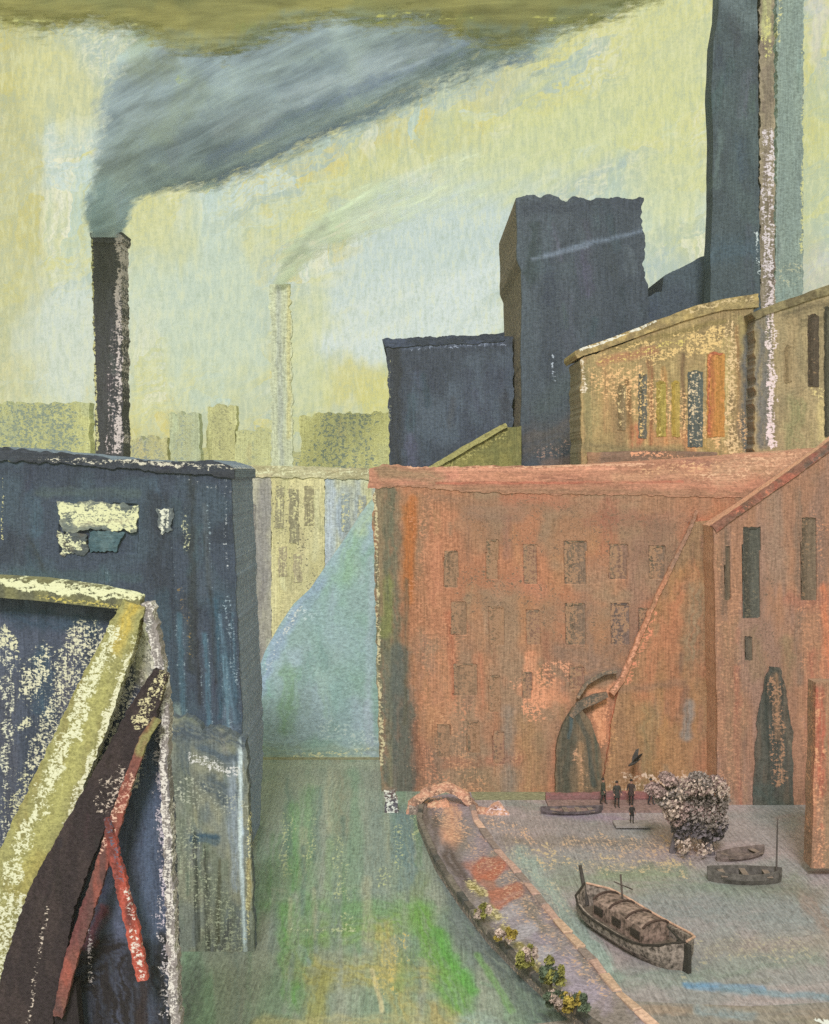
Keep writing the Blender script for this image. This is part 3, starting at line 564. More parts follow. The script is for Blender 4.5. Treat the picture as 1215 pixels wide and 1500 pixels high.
def lean_roof():
    Y = 104; t = thing('shed_roof', 'olive yellow sloping shed roof in front of the slate mill block', 'shed', W(690, 0, Y)[:2]+(0,)); yb = HY+H*F/Y
    PX, PY = gridedge([(628, 690), (628, yb)], [(764, 620), (764, yb)], [(628, 690), (660, 672), (700, 648), (735, 628), (764, 624)], [(628, yb), (764, yb)], 3); PX, PY = ragged(PX, PY, 2, 93, 't')
    cv = Canvas(PX, PY, (136, 130, 74), KW, [(148, 140, 84), (118, 116, 70)], 93, 30, 20).dr([(640, 690), (740, 632)], 22, (180, 172, 104), .5)
    slab('wall', cv, Y, .9, t)
    gx, gy = ribbon([(624, 690, 7), (700, 646, 8), (742, 622, 7)], 2.2); gx, gy = ragged(gx, gy, 1.6, 94); slab('roof_edge', Canvas(gx, gy, (160, 154, 96), KW, None, 94), Y-.3, 1.4, t, dirn='i')
lean_roof()
def tower():
    Y = 105; yb = HY+H*F/Y; t = thing('mill_tower', 'tall blunt slate blue mill tower with brown left flank', 'tower', W(850, 0, Y)[:2]+(0,))
    PX, PY = gridedge([(757, 286), (758, 380), (764, 396), (764, 500), (764, yb)], [(942, 294), (944, 380), (952, 440), (952, yb)], [(745, 291), (800, 286), (830, 293), (850, 288), (880, 292), (945, 290)], [(745, yb), (955, yb)], 2.6); PX, PY = ragged(*ragged(PX, PY, 4.5, 95, 'rt', 12), 1.2, 94, 'l', 40)
    cv = Canvas(PX, PY, (74, 81, 87), KW, [(66, 73, 80), (78, 87, 92)], 95, 60, 160)
    cv.st([(770, 306), (930, 300)], 30, (64, 70, 78), .8, .7, .4).st([(800, 374), (940, 336)], 12, (108, 120, 132), .75, .9, .5).st([(780, 380), (860, 362)], 7, (128, 140, 152), .6, .9, .5)
    cv.st([(800, 600), (840, 560)], 80, (80, 90, 90), .8, .9).st([(780, 650), (850, 630)], 70, (96, 92, 86), .9, .8, .5).st([(800, 680), (840, 676)], 26, (122, 104, 92), .8, .8)
    cv.dr([(944, 300), (952, 420)], 8, (190, 188, 160), .45).dr([(752, 300), (754, 380)], 7, (150, 140, 120), .5).dr([(790, 670), (850, 650)], 40, (170, 140, 118), .4).dr([(810, 520), (812, 560)], 8, (180, 190, 200), .4)
    slab('wall', cv, Y, 21, t, side=(102, 92, 80), side_dry=((160, 140, 112), .42), side_step=.8)
tower()
def dark_link():
    Y = 107; yb = HY+H*F/Y; t = thing('mill_block', 'low slate blue block with stepped sloping top between the tower and the great chimney', 'mill building', W(1030, 0, Y)[:2]+(0,))
    PX, PY = gridedge([(944, 430), (944, yb)], [(1124, 400), (1124, yb)], [(944, 438), (957, 430), (970, 427), (972, 404), (1004, 388), (1034, 374), (1124, 372)], [(944, yb), (1124, yb)], 2.6); PX, PY = ragged(PX, PY, 1.6, 97, 't')
    cv = Canvas(PX, PY, (74, 83, 90), KW, [(68, 76, 84), (78, 90, 94)], 97, 60, 80).st([(1080, 400), (1100, 440)], 60, (64, 86, 92), .7, .9)
    slab('wall', cv, Y, 14, t)
dark_link()
def great_chimney():
    Y = 101; yb = HY+H*F/Y; t = thing('chimney', 'gigantic slate chimney beside the blunt tower, its top cut off by the sky edge', 'chimney', W(1076, 0, Y)[:2]+(0,))
    t['label'] = 'gigantic slate green chimney, the broadest and darkest, rising behind the ochre building'
    PX, PY = gridedge([(1054, -60), (1053, 20), (1045, 60), (1042, 140), (1045, 200), (1044, 300), (1040, 372), (1040, yb)], [(1108, -60), (1110, 40), (1112, 300), (1114, 400), (1114, yb)], [(1040, -60), (1116, -60)], [(1030, yb), (1116, yb)], 2.4)
    PX, PY = ragged(*ragged(PX, PY, 1.4, 98, 'r', 12), 1.6, 97, 'l', 70)
    cv = Canvas(PX, PY, (70, 80, 83), KW, [(64, 72, 76), (76, 88, 88)], 98, 50, 140)
    cv.st([(1056, -20), (1100, 30)], 60, (100, 112, 112), .7, .9).st([(1036, 370), (1110, 360)], 60, (70, 86, 94), .7, .9).dr([(1108, 340), (1114, 400)], 8, (190, 200, 214), .5)
    slab('shaft', cv, Y, 2.2, t)
    gx, gy = gridedge([(1113, -60), (1113, 60), (1114, 500), (1114, 690)], [(1133, -60), (1134, 60), (1136, 500), (1138, 690)], [(1112, -60), (1136, -60)], [(1112, 690), (1140, 690)], 2.2); gx, gy = ragged(gx, gy, 2.4, 99, 'lr', 8)
    c = Canvas(gx, gy, (128, 118, 98), KW, [(108, 96, 84), (148, 136, 110)], 99, 14, 80)
    c.st([(1124, 100), (1126, 220)], 18, (104, 92, 82), .8, .8, .6).st([(1122, -20), (1124, 50)], 24, (172, 172, 120), .8, .8, .6)
    c.dr([(1124, 200), (1126, 420)], 26, (206, 196, 200), .55).dr([(1126, 420), (1128, 640)], 26, (214, 200, 200), .62).dr([(1122, 20), (1124, 80)], 20, (196, 192, 120), .5)
    slab('lit_side', c, Y+.5, 3.4, t)  # lighter strip: the chimney's lit right side done in colour
great_chimney()
def teal_chimney():
    def f(c): c.st([(1158, 0), (1156, 400)], 30, (122, 136, 126), .8, .8, .5).dr([(1178, 60), (1176, 400)], 10, (188, 188, 130), .6).dr([(1142, 0), (1140, 60)], 12, (190, 186, 130), .5).dr([(1140, 400), (1178, 400)], 60, (180, 176, 140), .4)
    chimney('chimney', 'sea green chimney standing behind the right side of the gigantic slate chimney', [(1158, -60, 40), (1158, 200, 38), (1156, 460, 42), (1156, HY+H*F/135, 46)], 135, (128, 142, 130), [(118, 132, 124)], f, 36, 101)
teal_chimney()

# ---------------------------------------------------------------- ochre buildings on top of the brick
def window(parent, x0, y0, x1, y1, Y, fc_, pc, seed, dryc=None, a=.4, inset=-.05, fw=3.2):
    """framed window: frame (part) > pane (sub-part)"""
    gx, gy = grid4((x0, y0), (x1, y0), (x1, y1), (x0, y1), 2.0); gx, gy = ragged(gx, gy, 1.3, seed, 'lrtb', 6)
    c = Canvas(gx, gy, pc, KW, None, seed)
    c.st([(x0+(x1-x0)*.3, y0), (x0+(x1-x0)*.3, y1)], (x1-x0)*.5, fc_, .6, .9, .6)
    if dryc: c.dr([((x0+x1)/2, y0), ((x0+x1)/2, y1)], (x1-x0)*1.3, dryc, a, .5)
    o = slab('window', c, Y+inset, .14, parent)
    k = min(fw, (x1-x0)*.3)
    gx, gy = ribbon([(x1-(x1-x0)*.15, y0+1, k*.7), (x0+(x1-x0)*.4, y0-1, k*1.4), (x0+k, y0+2, k*1.3), (x0+k*.7, (y0+y1)/2, k*.8), (x0+k*1.2, y1-3, k*1.2)], 1.6); gx, gy = ragged(gx, gy, 1.6, seed+500, 'lrtb', 5)
    c = Canvas(gx, gy, fc_, KW, None, seed+3)
    if dryc: c.dr([(x0, y0), (x0, y1)], 60, dryc, a+.08)
    f = slab('frame', c, Y+inset-.04, .1, parent, dirn='i'); f.parent = o
    return o
FM = {}
def flatmat(c, rough=.8):
    c = tuple(c)
    if c not in FM: FM[c] = simple('worn_timber', c, rough, .28, 2.2)
    return FM[c]

def ochre():
    Y = 90; yb = HY+H*F/Y; t = thing('weaving_shed', 'ochre building with slanting roof line and dark and orange upright windows', 'mill building', W(970, 0, Y)[:2]+(0,))
    top = [(850, 520), (900, 502), (960, 478), (1020, 458), (1060, 446), (1110, 440)]
    PX, PY = gridedge([(852, 440), (852, yb)], [(1104, 440), (1104, yb)], [(x, y+6) for x, y in top], [(850, yb), (1104, yb)], 2.4); PX, PY = ragged(PX, PY, 2, 111, 'lt')
    cv = Canvas(PX, PY, (156, 138, 94), KW, [(146, 130, 88), (170, 148, 100), (140, 122, 86)], 111, 30, 90)
    for (x, y, L, w_, c_) in ((890, 540, 90, 22, (150, 122, 84)), (920, 560, 80, 14, (120, 92, 60)), (952, 530, 120, 12, (128, 84, 58)), (972, 540, 110, 10, (170, 120, 66)), (1000, 520, 140, 10, (104, 84, 62)), (1066, 510, 140, 14, (112, 96, 70)), (1080, 480, 160, 10, (150, 120, 80)), (930, 630, 40, 30, (168, 108, 78)), (1010, 640, 30, 30, (186, 136, 90)), (860, 540, 120, 14, (116, 112, 78)), (1040, 640, 24, 30, (150, 128, 74))): cv.st([(x, y), (x+3, y+L)], w_, c_, .85, .7, .6)
    cv.st([(870, 530), (868, 650)], 30, (142, 134, 92), .8, .8, .5).st([(900, 512), (1060, 470)], 14, (128, 114, 72), .9, .8, .5).st([(880, 530), (960, 512)], 20, (166, 116, 86), .7, .8)
    cv.st([(905, 560), (905, 640)], 30, (132, 112, 80), .6, .8, .6).st([(1065, 500), (1062, 640)], 22, (196, 178, 118), .7, .8, .6).st([(930, 660), (1010, 664)], 20, (150, 110, 80), .8, .8)
    cv.st([(1096, 500), (1092, 650)], 28, (96, 98, 94), .95, .6, .5).st([(960, 640), (1000, 640)], 40, (172, 128, 88), .7, .8).st([(860, 655), (1000, 665)], 26, (122, 112, 80), .8, .8, .5)  # dark upright strip at the right end is painted shadow
    cv.dr([(900, 530), (1060, 490)], 60, (214, 186, 124), .55).dr([(900, 560), (1080, 640)], 100, (216, 178, 124), .48).dr([(1070, 480), (1072, 660)], 26, (220, 190, 140), .55)
    cv.dr([(850, 526), (856, 570)], 16, (214, 206, 180), .6).dr([(880, 530), (1000, 500)], 14, (206, 190, 110), .5)
    slab('wall', cv, Y, 6.5, t, side=(120, 110, 88), side_dry=((170, 150, 120), .3))
    gx, gy = ribbon([(844, 519, 12), (900, 500, 12), (960, 477, 14), (1020, 456, 16), (1060, 446, 16), (1112, 440, 20)], 2.2); gx, gy = ragged(gx, gy, 2.4, 112, 'lrtb', 8)
    c = Canvas(gx, gy, (152, 136, 92), KW, [(128, 112, 78), (170, 150, 96)], 112, 20, 20).dr([(850, 514), (960, 472)], 7, (220, 226, 196), .8).dr([(1000, 455), (1100, 438)], 14, (196, 176, 130), .5)
    slab('verge', c, Y-.14, 6.8, t, dirn='i')
    for i, (x0, y0, x1, y1, c1, c2, dc, a) in enumerate(((936, 548, 948, 642, (86, 84, 68), (96, 96, 84), (206, 180, 120), .4), (962, 560, 976, 640, (140, 124, 60), (150, 138, 70), (206, 190, 120), .3), (905, 566, 917, 630, (110, 96, 66), (124, 110, 80), (216, 196, 140), .4),
                                                          (984, 560, 996, 640, (150, 130, 60), (158, 140, 74), None, 0), (1008, 545, 1030, 655, (74, 80, 74), (84, 92, 86), (206, 190, 150), .42), (1036, 518, 1062, 640, (160, 96, 66), (170, 124, 66), (206, 140, 90), .3))):
        window(t, x0, y0, x1, y1, Y, c1, c2, 120+i, dc, a)
    gx, gy = ribbon([(860, 672, 18), (940, 668, 16), (1050, 672, 20)], 2.4); gx, gy = ragged(gx, gy, 3, 113); slab('sill_course', Canvas(gx, gy, (120, 100, 82), KW, [(140, 112, 84)], 113, 20, 20).dr([(930, 668), (1050, 676)], 20, (214, 160, 120), .5), Y-.3, .6, t, dirn='h')
ochre()
def ochre2():
    Y = 88; yb = HY+H*F/Y; t = thing('mill_building', 'brown ochre building with ragged dark slits, right of the pale lit side of the great chimney', 'mill building', W(1180, 0, Y)[:2]+(0,))
    PX, PY = gridedge([(1106, 440), (1106, yb)], [(1290, 400), (1290, yb)], [(1106, 462), (1150, 446), (1215, 424), (1290, 400)], [(1106, yb), (1290, yb)], 2.4); PX, PY = ragged(PX, PY, 3, 115, 'lt')
    cv = Canvas(PX, PY, (146, 132, 98), KW, [(134, 122, 92), (158, 142, 104)], 115, 26, 100)
    cv.st([(1118, 460), (1120, 650)], 30, (100, 100, 96), .9, .7, .6).st([(1160, 470), (1158, 560)], 34, (154, 136, 100), .8, .8, .5).st([(1166, 590), (1164, 670)], 40, (126, 126, 88), .8, .8, .6)
    cv.st([(1205, 590), (1205, 640)], 24, (186, 170, 118), .9, .7, .4).st([(1150, 460), (1215, 446)], 26, (98, 88, 66), .8, .8, .6).st([(1176, 470), (1215, 470)], 30, (92, 84, 62), .7, .8, .6)
    cv.dr([(1130, 440), (1130, 650)], 22, (216, 200, 196), .66).dr([(1195, 575), (1215, 585)], 24, (206, 190, 130), .5).dr([(1150, 440), (1215, 426)], 14, (180, 172, 110), .5).dr([(1120, 670), (1180, 672)], 30, (220, 160, 120), .5)
    slab('wall', cv, Y, 8, t, side=(110, 104, 92))
    window(t, 1184, 462, 1200, 566, Y, (66, 56, 44), (76, 66, 54), 141, (140, 116, 84), .2); window(t, 1208, 450, 1216, 640, Y, (58, 56, 46), (76, 74, 60), 142)
    window(t, 1150, 508, 1160, 560, Y, (120, 104, 74), (134, 118, 86), 143)
    gx, gy = ribbon([(1104, 462, 10), (1215, 424, 13), (1292, 398, 13)], 2.2); gx, gy = ragged(gx, gy, 3, 116); slab('verge', Canvas(gx, gy, (128, 118, 84), KW, [(96, 86, 62)], 116, 14, 14), Y-.14, 8.2, t, dirn='i')
ochre2()

# ---------------------------------------------------------------- the red mill
BR = (168, 118, 88)
def mill():
    Y = 75; yb = HY+H*F/Y+2; t = thing('red_mill', 'huge red brick mill with faint windows and arched doorway beside the basin', 'mill building', W(800, 0, Y)[:2]+(0,))
    PX, PY = gridedge([(549, 686), (546, 760), (551, 900), (555, 1100), (560, yb)], [(1290, 686), (1290, yb)], [(546, 692), (1290, 690)], [(550, yb), (1290, yb)], 2.4); PX, PY = ragged(PX, PY, 2.2, 131, 'l', 14)
    cv = Canvas(PX, PY, BR, KW, [(158, 112, 86), (178, 122, 86), (156, 122, 96), (182, 116, 84)], 131, 60, 70)
    s, d = cv.st, cv.dr
    s([(600, 1150), (604, 760)], 44, (164, 108, 74), .8, .8, .6); s([(600, 740), (596, 860)], 26, (178, 106, 58), .9, .8, .5)
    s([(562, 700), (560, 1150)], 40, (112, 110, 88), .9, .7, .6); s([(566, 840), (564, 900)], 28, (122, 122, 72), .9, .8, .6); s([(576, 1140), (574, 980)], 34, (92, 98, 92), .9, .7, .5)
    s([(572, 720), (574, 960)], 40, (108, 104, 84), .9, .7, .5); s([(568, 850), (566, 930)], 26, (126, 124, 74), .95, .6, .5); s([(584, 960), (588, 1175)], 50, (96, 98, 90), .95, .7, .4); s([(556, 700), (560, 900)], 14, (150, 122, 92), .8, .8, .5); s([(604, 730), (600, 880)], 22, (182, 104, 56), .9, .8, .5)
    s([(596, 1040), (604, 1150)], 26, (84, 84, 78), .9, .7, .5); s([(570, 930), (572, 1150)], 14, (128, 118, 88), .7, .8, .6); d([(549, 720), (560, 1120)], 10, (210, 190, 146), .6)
    s([(592, 1160), (598, 1040)], 40, (100, 96, 84), .85, .7, .6); s([(552, 1160), (550, 960)], 12, (150, 140, 110), .8, .8, .5); s([(596, 850), (594, 1060)], 12, (96, 88, 70), .7, .8, .6)  # slate strokes at the foot paint the base shadow of this corner
    s([(640, 730), (700, 740), (1000, 735)], 34, (160, 114, 88), .9, .9, .4); s([(690, 750), (760, 752)], 40, (152, 116, 96), .8, .9); s([(740, 730), (830, 735)], 30, (186, 114, 88), .6, .9); s([(860, 760), (980, 760)], 36, (164, 104, 84), .6, .9)
    s([(640, 800), (638, 880)], 30, (196, 124, 92), .7, .9); s([(650, 960), (652, 1060)], 60, (192, 128, 92), .7, .9); s([(760, 850), (790, 870)], 50, (196, 124, 96), .6, .9); s([(700, 880), (706, 1040)], 30, (184, 124, 88), .6, .9)
    s([(780, 960), (776, 1020), (800, 1030), (820, 1000)], 26, (226, 146, 106), .8, .7, .4); s([(768, 1010), (820, 1020)], 30, (216, 140, 102), .7, .8); s([(870, 1020), (905, 1010)], 26, (222, 146, 104), .8, .7); s([(880, 1030), (880, 1080)], 30, (226, 148, 104), .8, .8, .4)
    s([(820, 950), (900, 980)], 50, (146, 112, 92), .8, .9); s([(860, 850), (1000, 760)], 60, (160, 116, 92), .8, .9); s([(930, 920), (880, 970)], 60, (146, 110, 90), .7, .9); s([(840, 1000), (900, 985), (930, 990)], 20, (130, 106, 92), .8, .8)
    s([(745, 1040), (740, 1160)], 30, (148, 122, 104), .8, .8, .5); s([(690, 1130), (720, 1150)], 60, (148, 120, 92), .8, .9); s([(640, 1120), (760, 1110)], 30, (176, 108, 82), .6, .9); s([(620, 1100), (640, 1160)], 50, (160, 106, 84), .7, .9)
    s([(770, 1060), (780, 1150)], 60, (164, 122, 84), .8, .9); s([(870, 1120), (900, 1150)], 60, (154, 122, 86), .8, .9); s([(800, 900), (900, 900)], 60, (160, 122, 96), .6, .9)
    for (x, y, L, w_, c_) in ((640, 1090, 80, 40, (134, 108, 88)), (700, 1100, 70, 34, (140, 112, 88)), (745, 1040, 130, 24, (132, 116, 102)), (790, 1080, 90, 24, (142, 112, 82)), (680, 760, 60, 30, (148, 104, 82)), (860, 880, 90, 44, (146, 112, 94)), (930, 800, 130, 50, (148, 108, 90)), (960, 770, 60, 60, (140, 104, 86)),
                           (820, 960, 50, 40, (132, 100, 84)), (720, 900, 60, 20, (150, 100, 76)), (890, 740, 60, 40, (162, 96, 76)), (740, 760, 50, 30, (152, 106, 88)), (660, 900, 120, 20, (186, 106, 76)), (610, 1060, 100, 26, (140, 92, 70)), (700, 960, 90, 22, (182, 112, 82)), (800, 930, 60, 22, (152, 98, 76))): s([(x, y), (x+4, y+L)], w_, c_, .7, .9, .6)  # grey-brown ones put the mill's shading, low and right, into the colour
    d([(860, 780), (1000, 790)], 110, (122, 84, 68), .5); d([(760, 1000), (820, 980)], 40, (234, 156, 118), .5)
    d([(640, 760), (650, 1140)], 120, (206, 136, 100), .42); d([(720, 760), (960, 800)], 130, (128, 96, 76), .42); d([(700, 860), (900, 930)], 120, (124, 96, 76), .42); d([(800, 990), (780, 1040)], 60, (232, 152, 112), .55); d([(880, 1030), (880, 1090)], 36, (236, 156, 112), .6)
    d([(640, 1060), (700, 1160)], 60, (206, 146, 106), .45); d([(760, 1100), (770, 1170)], 50, (196, 146, 104), .35)
    wins = [(640, 1060, 660, 1110), (684, 1056, 704, 1104), (722, 1070, 740, 1120), (936, 890, 950, 930), (764, 984, 780, 1024), (650, 806, 672, 862), (712, 790, 731, 850), (766, 796, 788, 856), (826, 792, 860, 856), (892, 796, 920, 850), (660, 880, 684, 930), (716, 888, 740, 946), (770, 894, 792, 946), (828, 884, 858, 946), (894, 884, 922, 944), (664, 972, 700, 1020), (716, 990, 734, 1044), (834, 976, 856, 1010), (950, 800, 975, 850)]
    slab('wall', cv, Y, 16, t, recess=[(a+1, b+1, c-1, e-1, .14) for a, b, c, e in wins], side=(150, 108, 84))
    for i, (a, b, c, e) in enumerate(wins):
        dk = [(132, 106, 84), (124, 102, 80), (136, 108, 88), (106, 92, 74), (128, 104, 84)][i % 5]; pc = [(148, 112, 86), (158, 116, 86), (150, 106, 86), (132, 104, 86), (144, 106, 88)][i % 5]
        if i in (14,): pc, dk = (124, 98, 88), (104, 86, 80)
        window(t, a, b, c, e, Y+.02, dk, pc, 150+i, (168, 124, 94), .64, fw=4.2, inset=.04)
    gx, gy = gridedge([(540, 670), (540, 720)], [(1290, 640), (1290, 740)], [(540, 688), (560, 680), (620, 684), (800, 683), (900, 680), (1060, 668), (1290, 652)], [(540, 716), (600, 712), (700, 722), (1060, 728), (1290, 730)], 2.2); gx, gy = ragged(gx, gy, 2.4, 132, 'lrtb', 12)
    c = Canvas(gx, gy, (184, 124, 98), KW, [(168, 112, 88), (200, 132, 104)], 132, 80, 14).st([(560, 690), (640, 700)], 30, (152, 122, 92), .8, .8).st([(640, 688), (900, 686)], 7, (226, 152, 122), .85, .7, .4).st([(640, 708), (1000, 706)], 6, (184, 96, 76), .7, .8, .5).st([(900, 700), (1050, 690)], 22, (196, 140, 108), .8, .8, .4)
    c.st([(560, 716), (1290, 728)], 20, (160, 114, 88), .9, .9, .3); c.st([(1060, 690), (1215, 668)], 60, (196, 150, 118), .8, .8, .4).dr([(1020, 690), (1215, 668)], 40, (226, 176, 140), .45); c.dr([(600, 684), (1050, 680)], 10, (232, 170, 136), .6).dr([(950, 690), (1060, 680)], 24, (226, 170, 126), .45); slab('cornice', c, Y-.05, 16.1, t, dirn='h')
    # arched doorway: surround, two leaves, hood mould
    def leaf(pts, c1, c2, dc, a, seed):
        gx, gy = ribbon(pts, 2.0); gx, gy = ragged(gx, gy, 1.6, seed, 'lrtb', 8); c = Canvas(gx, gy, c1, KW, [c2], seed, 8, 60)
        if dc: c.dr([p[:2] for p in pts], 40, dc, a)
        return c
    gx, gy = gridedge([(842, 1034), (826, 1062), (815, 1100), (813, 1174)], [(848, 1034), (866, 1056), (879, 1090), (882, 1140), (880, 1174)], [(812, 1036), (882, 1036)], [(812, 1172), (882, 1172)], 2.0); gx, gy = ragged(gx, gy, 2, 134, 'lrtb', 24)
    c = Canvas(gx, gy, (120, 98, 76), KW, [(108, 92, 74)], 134, 10, 60).st([(834, 1050), (828, 1100), (826, 1170)], 30, (82, 78, 66), .95, .6, .4).st([(846, 1048), (862, 1080), (870, 1150)], 11, (72, 78, 72), .95, .6, .4).st([(872, 1076), (877, 1140)], 6, (84, 84, 70), .9, .6, .4)
    c.st([(850, 1090), (852, 1165)], 14, (162, 122, 88), .9, .7, .4).dr([(850, 1100), (856, 1165)], 26, (206, 150, 112), .42).st([(838, 1050), (834, 1080)], 8, (76, 92, 96), .8, .7, .4)
    slab('door', c, Y-.6, .5, t)
    slab('hood_mould', leaf([(838, 1050, 8), (850, 1034, 12), (872, 1024, 14), (890, 1018, 8)], (104, 92, 80), (122, 98, 80), (150, 116, 92), .45, 137), Y-.65, .3, t)
    slab('hood_mould', leaf([(846, 1022, 4), (862, 1000, 5), (884, 986, 5), (904, 984, 4)], (118, 102, 88), (134, 110, 90), (166, 128, 100), .5, 138), Y-.6, .3, t)
    # added relief: the wall's soft diagonal change of tone put into shape
    lf = [(1012, 770), (1000, 800), (985, 830), (960, 880), (935, 940), (915, 990), (905, 1020), (896, 1060), (890, 1110), (884, 1172), (880, yb)]
    gx, gy = gridedge(lf, [(1064, 760), (1064, yb)], [(1000, 766), (1064, 760)], [(880, yb), (1064, yb)], 2.3); gx, gy = ragged(gx, gy, 1.5, 139, 'l', 9)
    c = Canvas(gx, gy, (160, 116, 82), KW, [(168, 120, 80), (150, 116, 86), (172, 112, 80)], 139, 40, 100)
    c.st([(1000, 860), (960, 960), (940, 1020)], 50, (184, 116, 82), .8, .9, .5).st([(1020, 860), (1016, 960)], 50, (146, 124, 96), .8, .9, .5).st([(1010, 1030), (1006, 1080)], 22, (142, 130, 120), .9, .8, .4).st([(950, 1040), (948, 1160)], 40, (146, 120, 84), .8, .9, .5)
    c.st([(975, 1060), (960, 1130)], 40, (170, 122, 76), .7, .9, .5).st([(1040, 1000), (1040, 1160)], 24, (172, 124, 84), .7, .9, .6).st([(905, 1010), (1000, 1000)], 20, (146, 108, 84), .7, .9).st([(1030, 790), (1050, 900)], 20, (150, 104, 82), .7, .9)
    c.dr([(960, 900), (920, 1000)], 18, (236, 140, 104), .5).dr([(900, 1060), (890, 1120)], 26, (206, 150, 100), .4)
    c.dr([(930, 1150), (1060, 1150)], 56, (222, 186, 160), .62).dr([(880, 1160), (940, 1150)], 30, (206, 170, 140), .5)
    slab('tone_relief', c, Y-.4, .5, t, side=(206, 124, 92))
    gx, gy = ribbon([(1022, 748, 4), (1008, 782, 5), (986, 828, 6), (960, 880, 6), (934, 942, 7), (912, 996, 8), (896, 1016, 9)], 2.0); gx, gy = ragged(gx, gy, 1.3, 140, 'lrtb', 8)
    slab('coping', Canvas(gx, gy, (190, 124, 92), KW, [(168, 118, 88)], 140, 20, 30).st([(1022, 748), (990, 830)], 26, (154, 116, 96), .95, .8).dr([(970, 870), (900, 1010)], 12, (236, 156, 122), .6), Y-.52, .3, t, dirn='i')  # bright edge added along the diagonal change of tone, no real stone course
SAT = .9; SHIFT = np.array((-.045, -.015, -.05))
mill()

def gable():
    Y = 72; yb = HY+H*F/Y+3; t = thing('gabled_mill', 'tall brown red gabled mill with rising dark roof verge, nearest on the water', 'mill building', W(1160, 0, Y)[:2]+(0,))
    t['label'] = 'brown red gabled mill with dark slit windows and tall dark doorway beside moored punt'
    PX, PY = gridedge([(1044, 690), (1046, 800), (1052, yb)], [(1340, 690), (1340, yb)], [(1044, 772), (1100, 736), (1160, 694), (1215, 656), (1270, 610), (1340, 660)], [(1044, yb), (1340, yb)], 2.4); PX, PY = ragged(PX, PY, 1.6, 161, 'l', 60)
    cv = Canvas(PX, PY, (160, 112, 88), KW, [(150, 108, 88), (170, 118, 90), (152, 114, 98)], 161, 26, 150); s, d = cv.st, cv.dr
    s([(1060, 780), (1062, 900)], 22, (124, 96, 78), .8, .8, .6); s([(1130, 730), (1140, 840)], 50, (152, 118, 98), .8, .9, .5); s([(1170, 720), (1172, 1000)], 20, (130, 102, 86), .8, .8, .6); s([(1200, 700), (1204, 860)], 26, (140, 104, 88), .8, .8, .6)
    s([(1070, 920), (1080, 1180)], 50, (156, 116, 88), .8, .9, .6); s([(1080, 980), (1082, 1200)], 16, (168, 98, 78), .7, .9, .6); s([(1210, 860), (1212, 1000)], 24, (206, 118, 82), .9, .8, .5); s([(1160, 880), (1200, 880)], 40, (164, 102, 82), .7, .9)
    s([(1100, 930), (1110, 990)], 40, (140, 112, 84), .7, .9); s([(1190, 960), (1190, 1190)], 30, (170, 100, 78), .8, .9, .6); s([(1060, 1190), (1060, 1220)], 60, (130, 118, 106), .8, .9); s([(1150, 940), (1156, 1000)], 30, (140, 112, 84), .8, .9, .5)
    d([(1060, 800), (1070, 1180)], 80, (198, 138, 104), .35); d([(1190, 760), (1200, 1200)], 60, (206, 136, 100), .35); d([(1120, 860), (1130, 980)], 60, (120, 92, 76), .4)
    wins = [(1088, 772, 1114, 906), (1174, 758, 1196, 880), (1062, 800, 1070, 880), (1092, 932, 1102, 968)]
    slab('wall', cv, Y, 2.7, t, recess=[(a+1, b+1, c-1, e-1, .3) for a, b, c, e in wins], side=(196, 142, 110), side_dry=((220, 160, 124), .4))  # flank colour lightened to offset the shade it stands in
    window(t, *wins[0], Y+.12, (74, 68, 60), (88, 84, 76), 171, (120, 104, 84), .3, fw=6); window(t, *wins[1], Y+.12, (98, 80, 64), (120, 98, 80), 172, (150, 112, 84), .3)
    window(t, *wins[2], Y+.12, (96, 80, 66), (108, 88, 70), 173); window(t, *wins[3], Y+.12, (90, 78, 68), (100, 86, 72), 174)
    gx, gy = ribbon([(1046, 776, 10), (1075, 756, 9), (1100, 738, 9), (1160, 696, 10), (1215, 656, 10), (1270, 612, 10)], 2.1); gx, gy = ragged(gx, gy, 1.8, 162, 'lrtb', 9)
    slab('verge', Canvas(gx, gy, (140, 92, 76), KW, [(112, 84, 70), (170, 92, 74)], 162, 20, 20).st([(1180, 684), (1215, 656)], 10, (96, 88, 80), .9, .8).dr([(1080, 752), (1200, 672)], 12, (206, 120, 92), .4), Y-.12, .7, t, dirn='i')
    gx, gy = ribbon([(1268, 612, 12), (1340, 668, 12)], 3); slab('verge', Canvas(gx, gy, (120, 88, 74), KW, None, 163), Y-.12, .7, t, dirn='i')
    # tall doorway
    gx, gy = gridedge([(1128, 968), (1120, 1010), (1108, 1060), (1105, 1180), (1110, 1206)], [(1138, 968), (1152, 1000), (1161, 1080), (1166, 1206)], [(1104, 975), (1164, 978)], [(1104, 1206), (1164, 1206)], 2.0); gx, gy = ragged(gx, gy, 3, 164, 'lrtb', 24)
    c = Canvas(gx, gy, (84, 80, 72), KW, [(98, 84, 72), (68, 66, 62)], 164, 7, 90).st([(1136, 990), (1140, 1080)], 14, (160, 118, 88), .85, .8, .6).st([(1122, 980), (1128, 1200)], 9, (60, 62, 58), .9, .8, .5).st([(1116, 1160), (1150, 1190)], 40, (78, 84, 78), .8, .9)
    c.dr([(1135, 1000), (1140, 1140)], 34, (172, 124, 94), .52); slab('door', c, Y-.08, .35, t)
    # brick pier at the right
    gx, gy = gridedge([(1192, 700), (1196, 1000), (1188, 1308)], [(1340, 700), (1340, 1308)], [(1180, 1000), (1215, 1000), (1340, 1000)], [(1176, 1272), (1340, 1272)], 2.4); gx, gy = ragged(gx, gy, 1.6, 166, 'lt', 60)
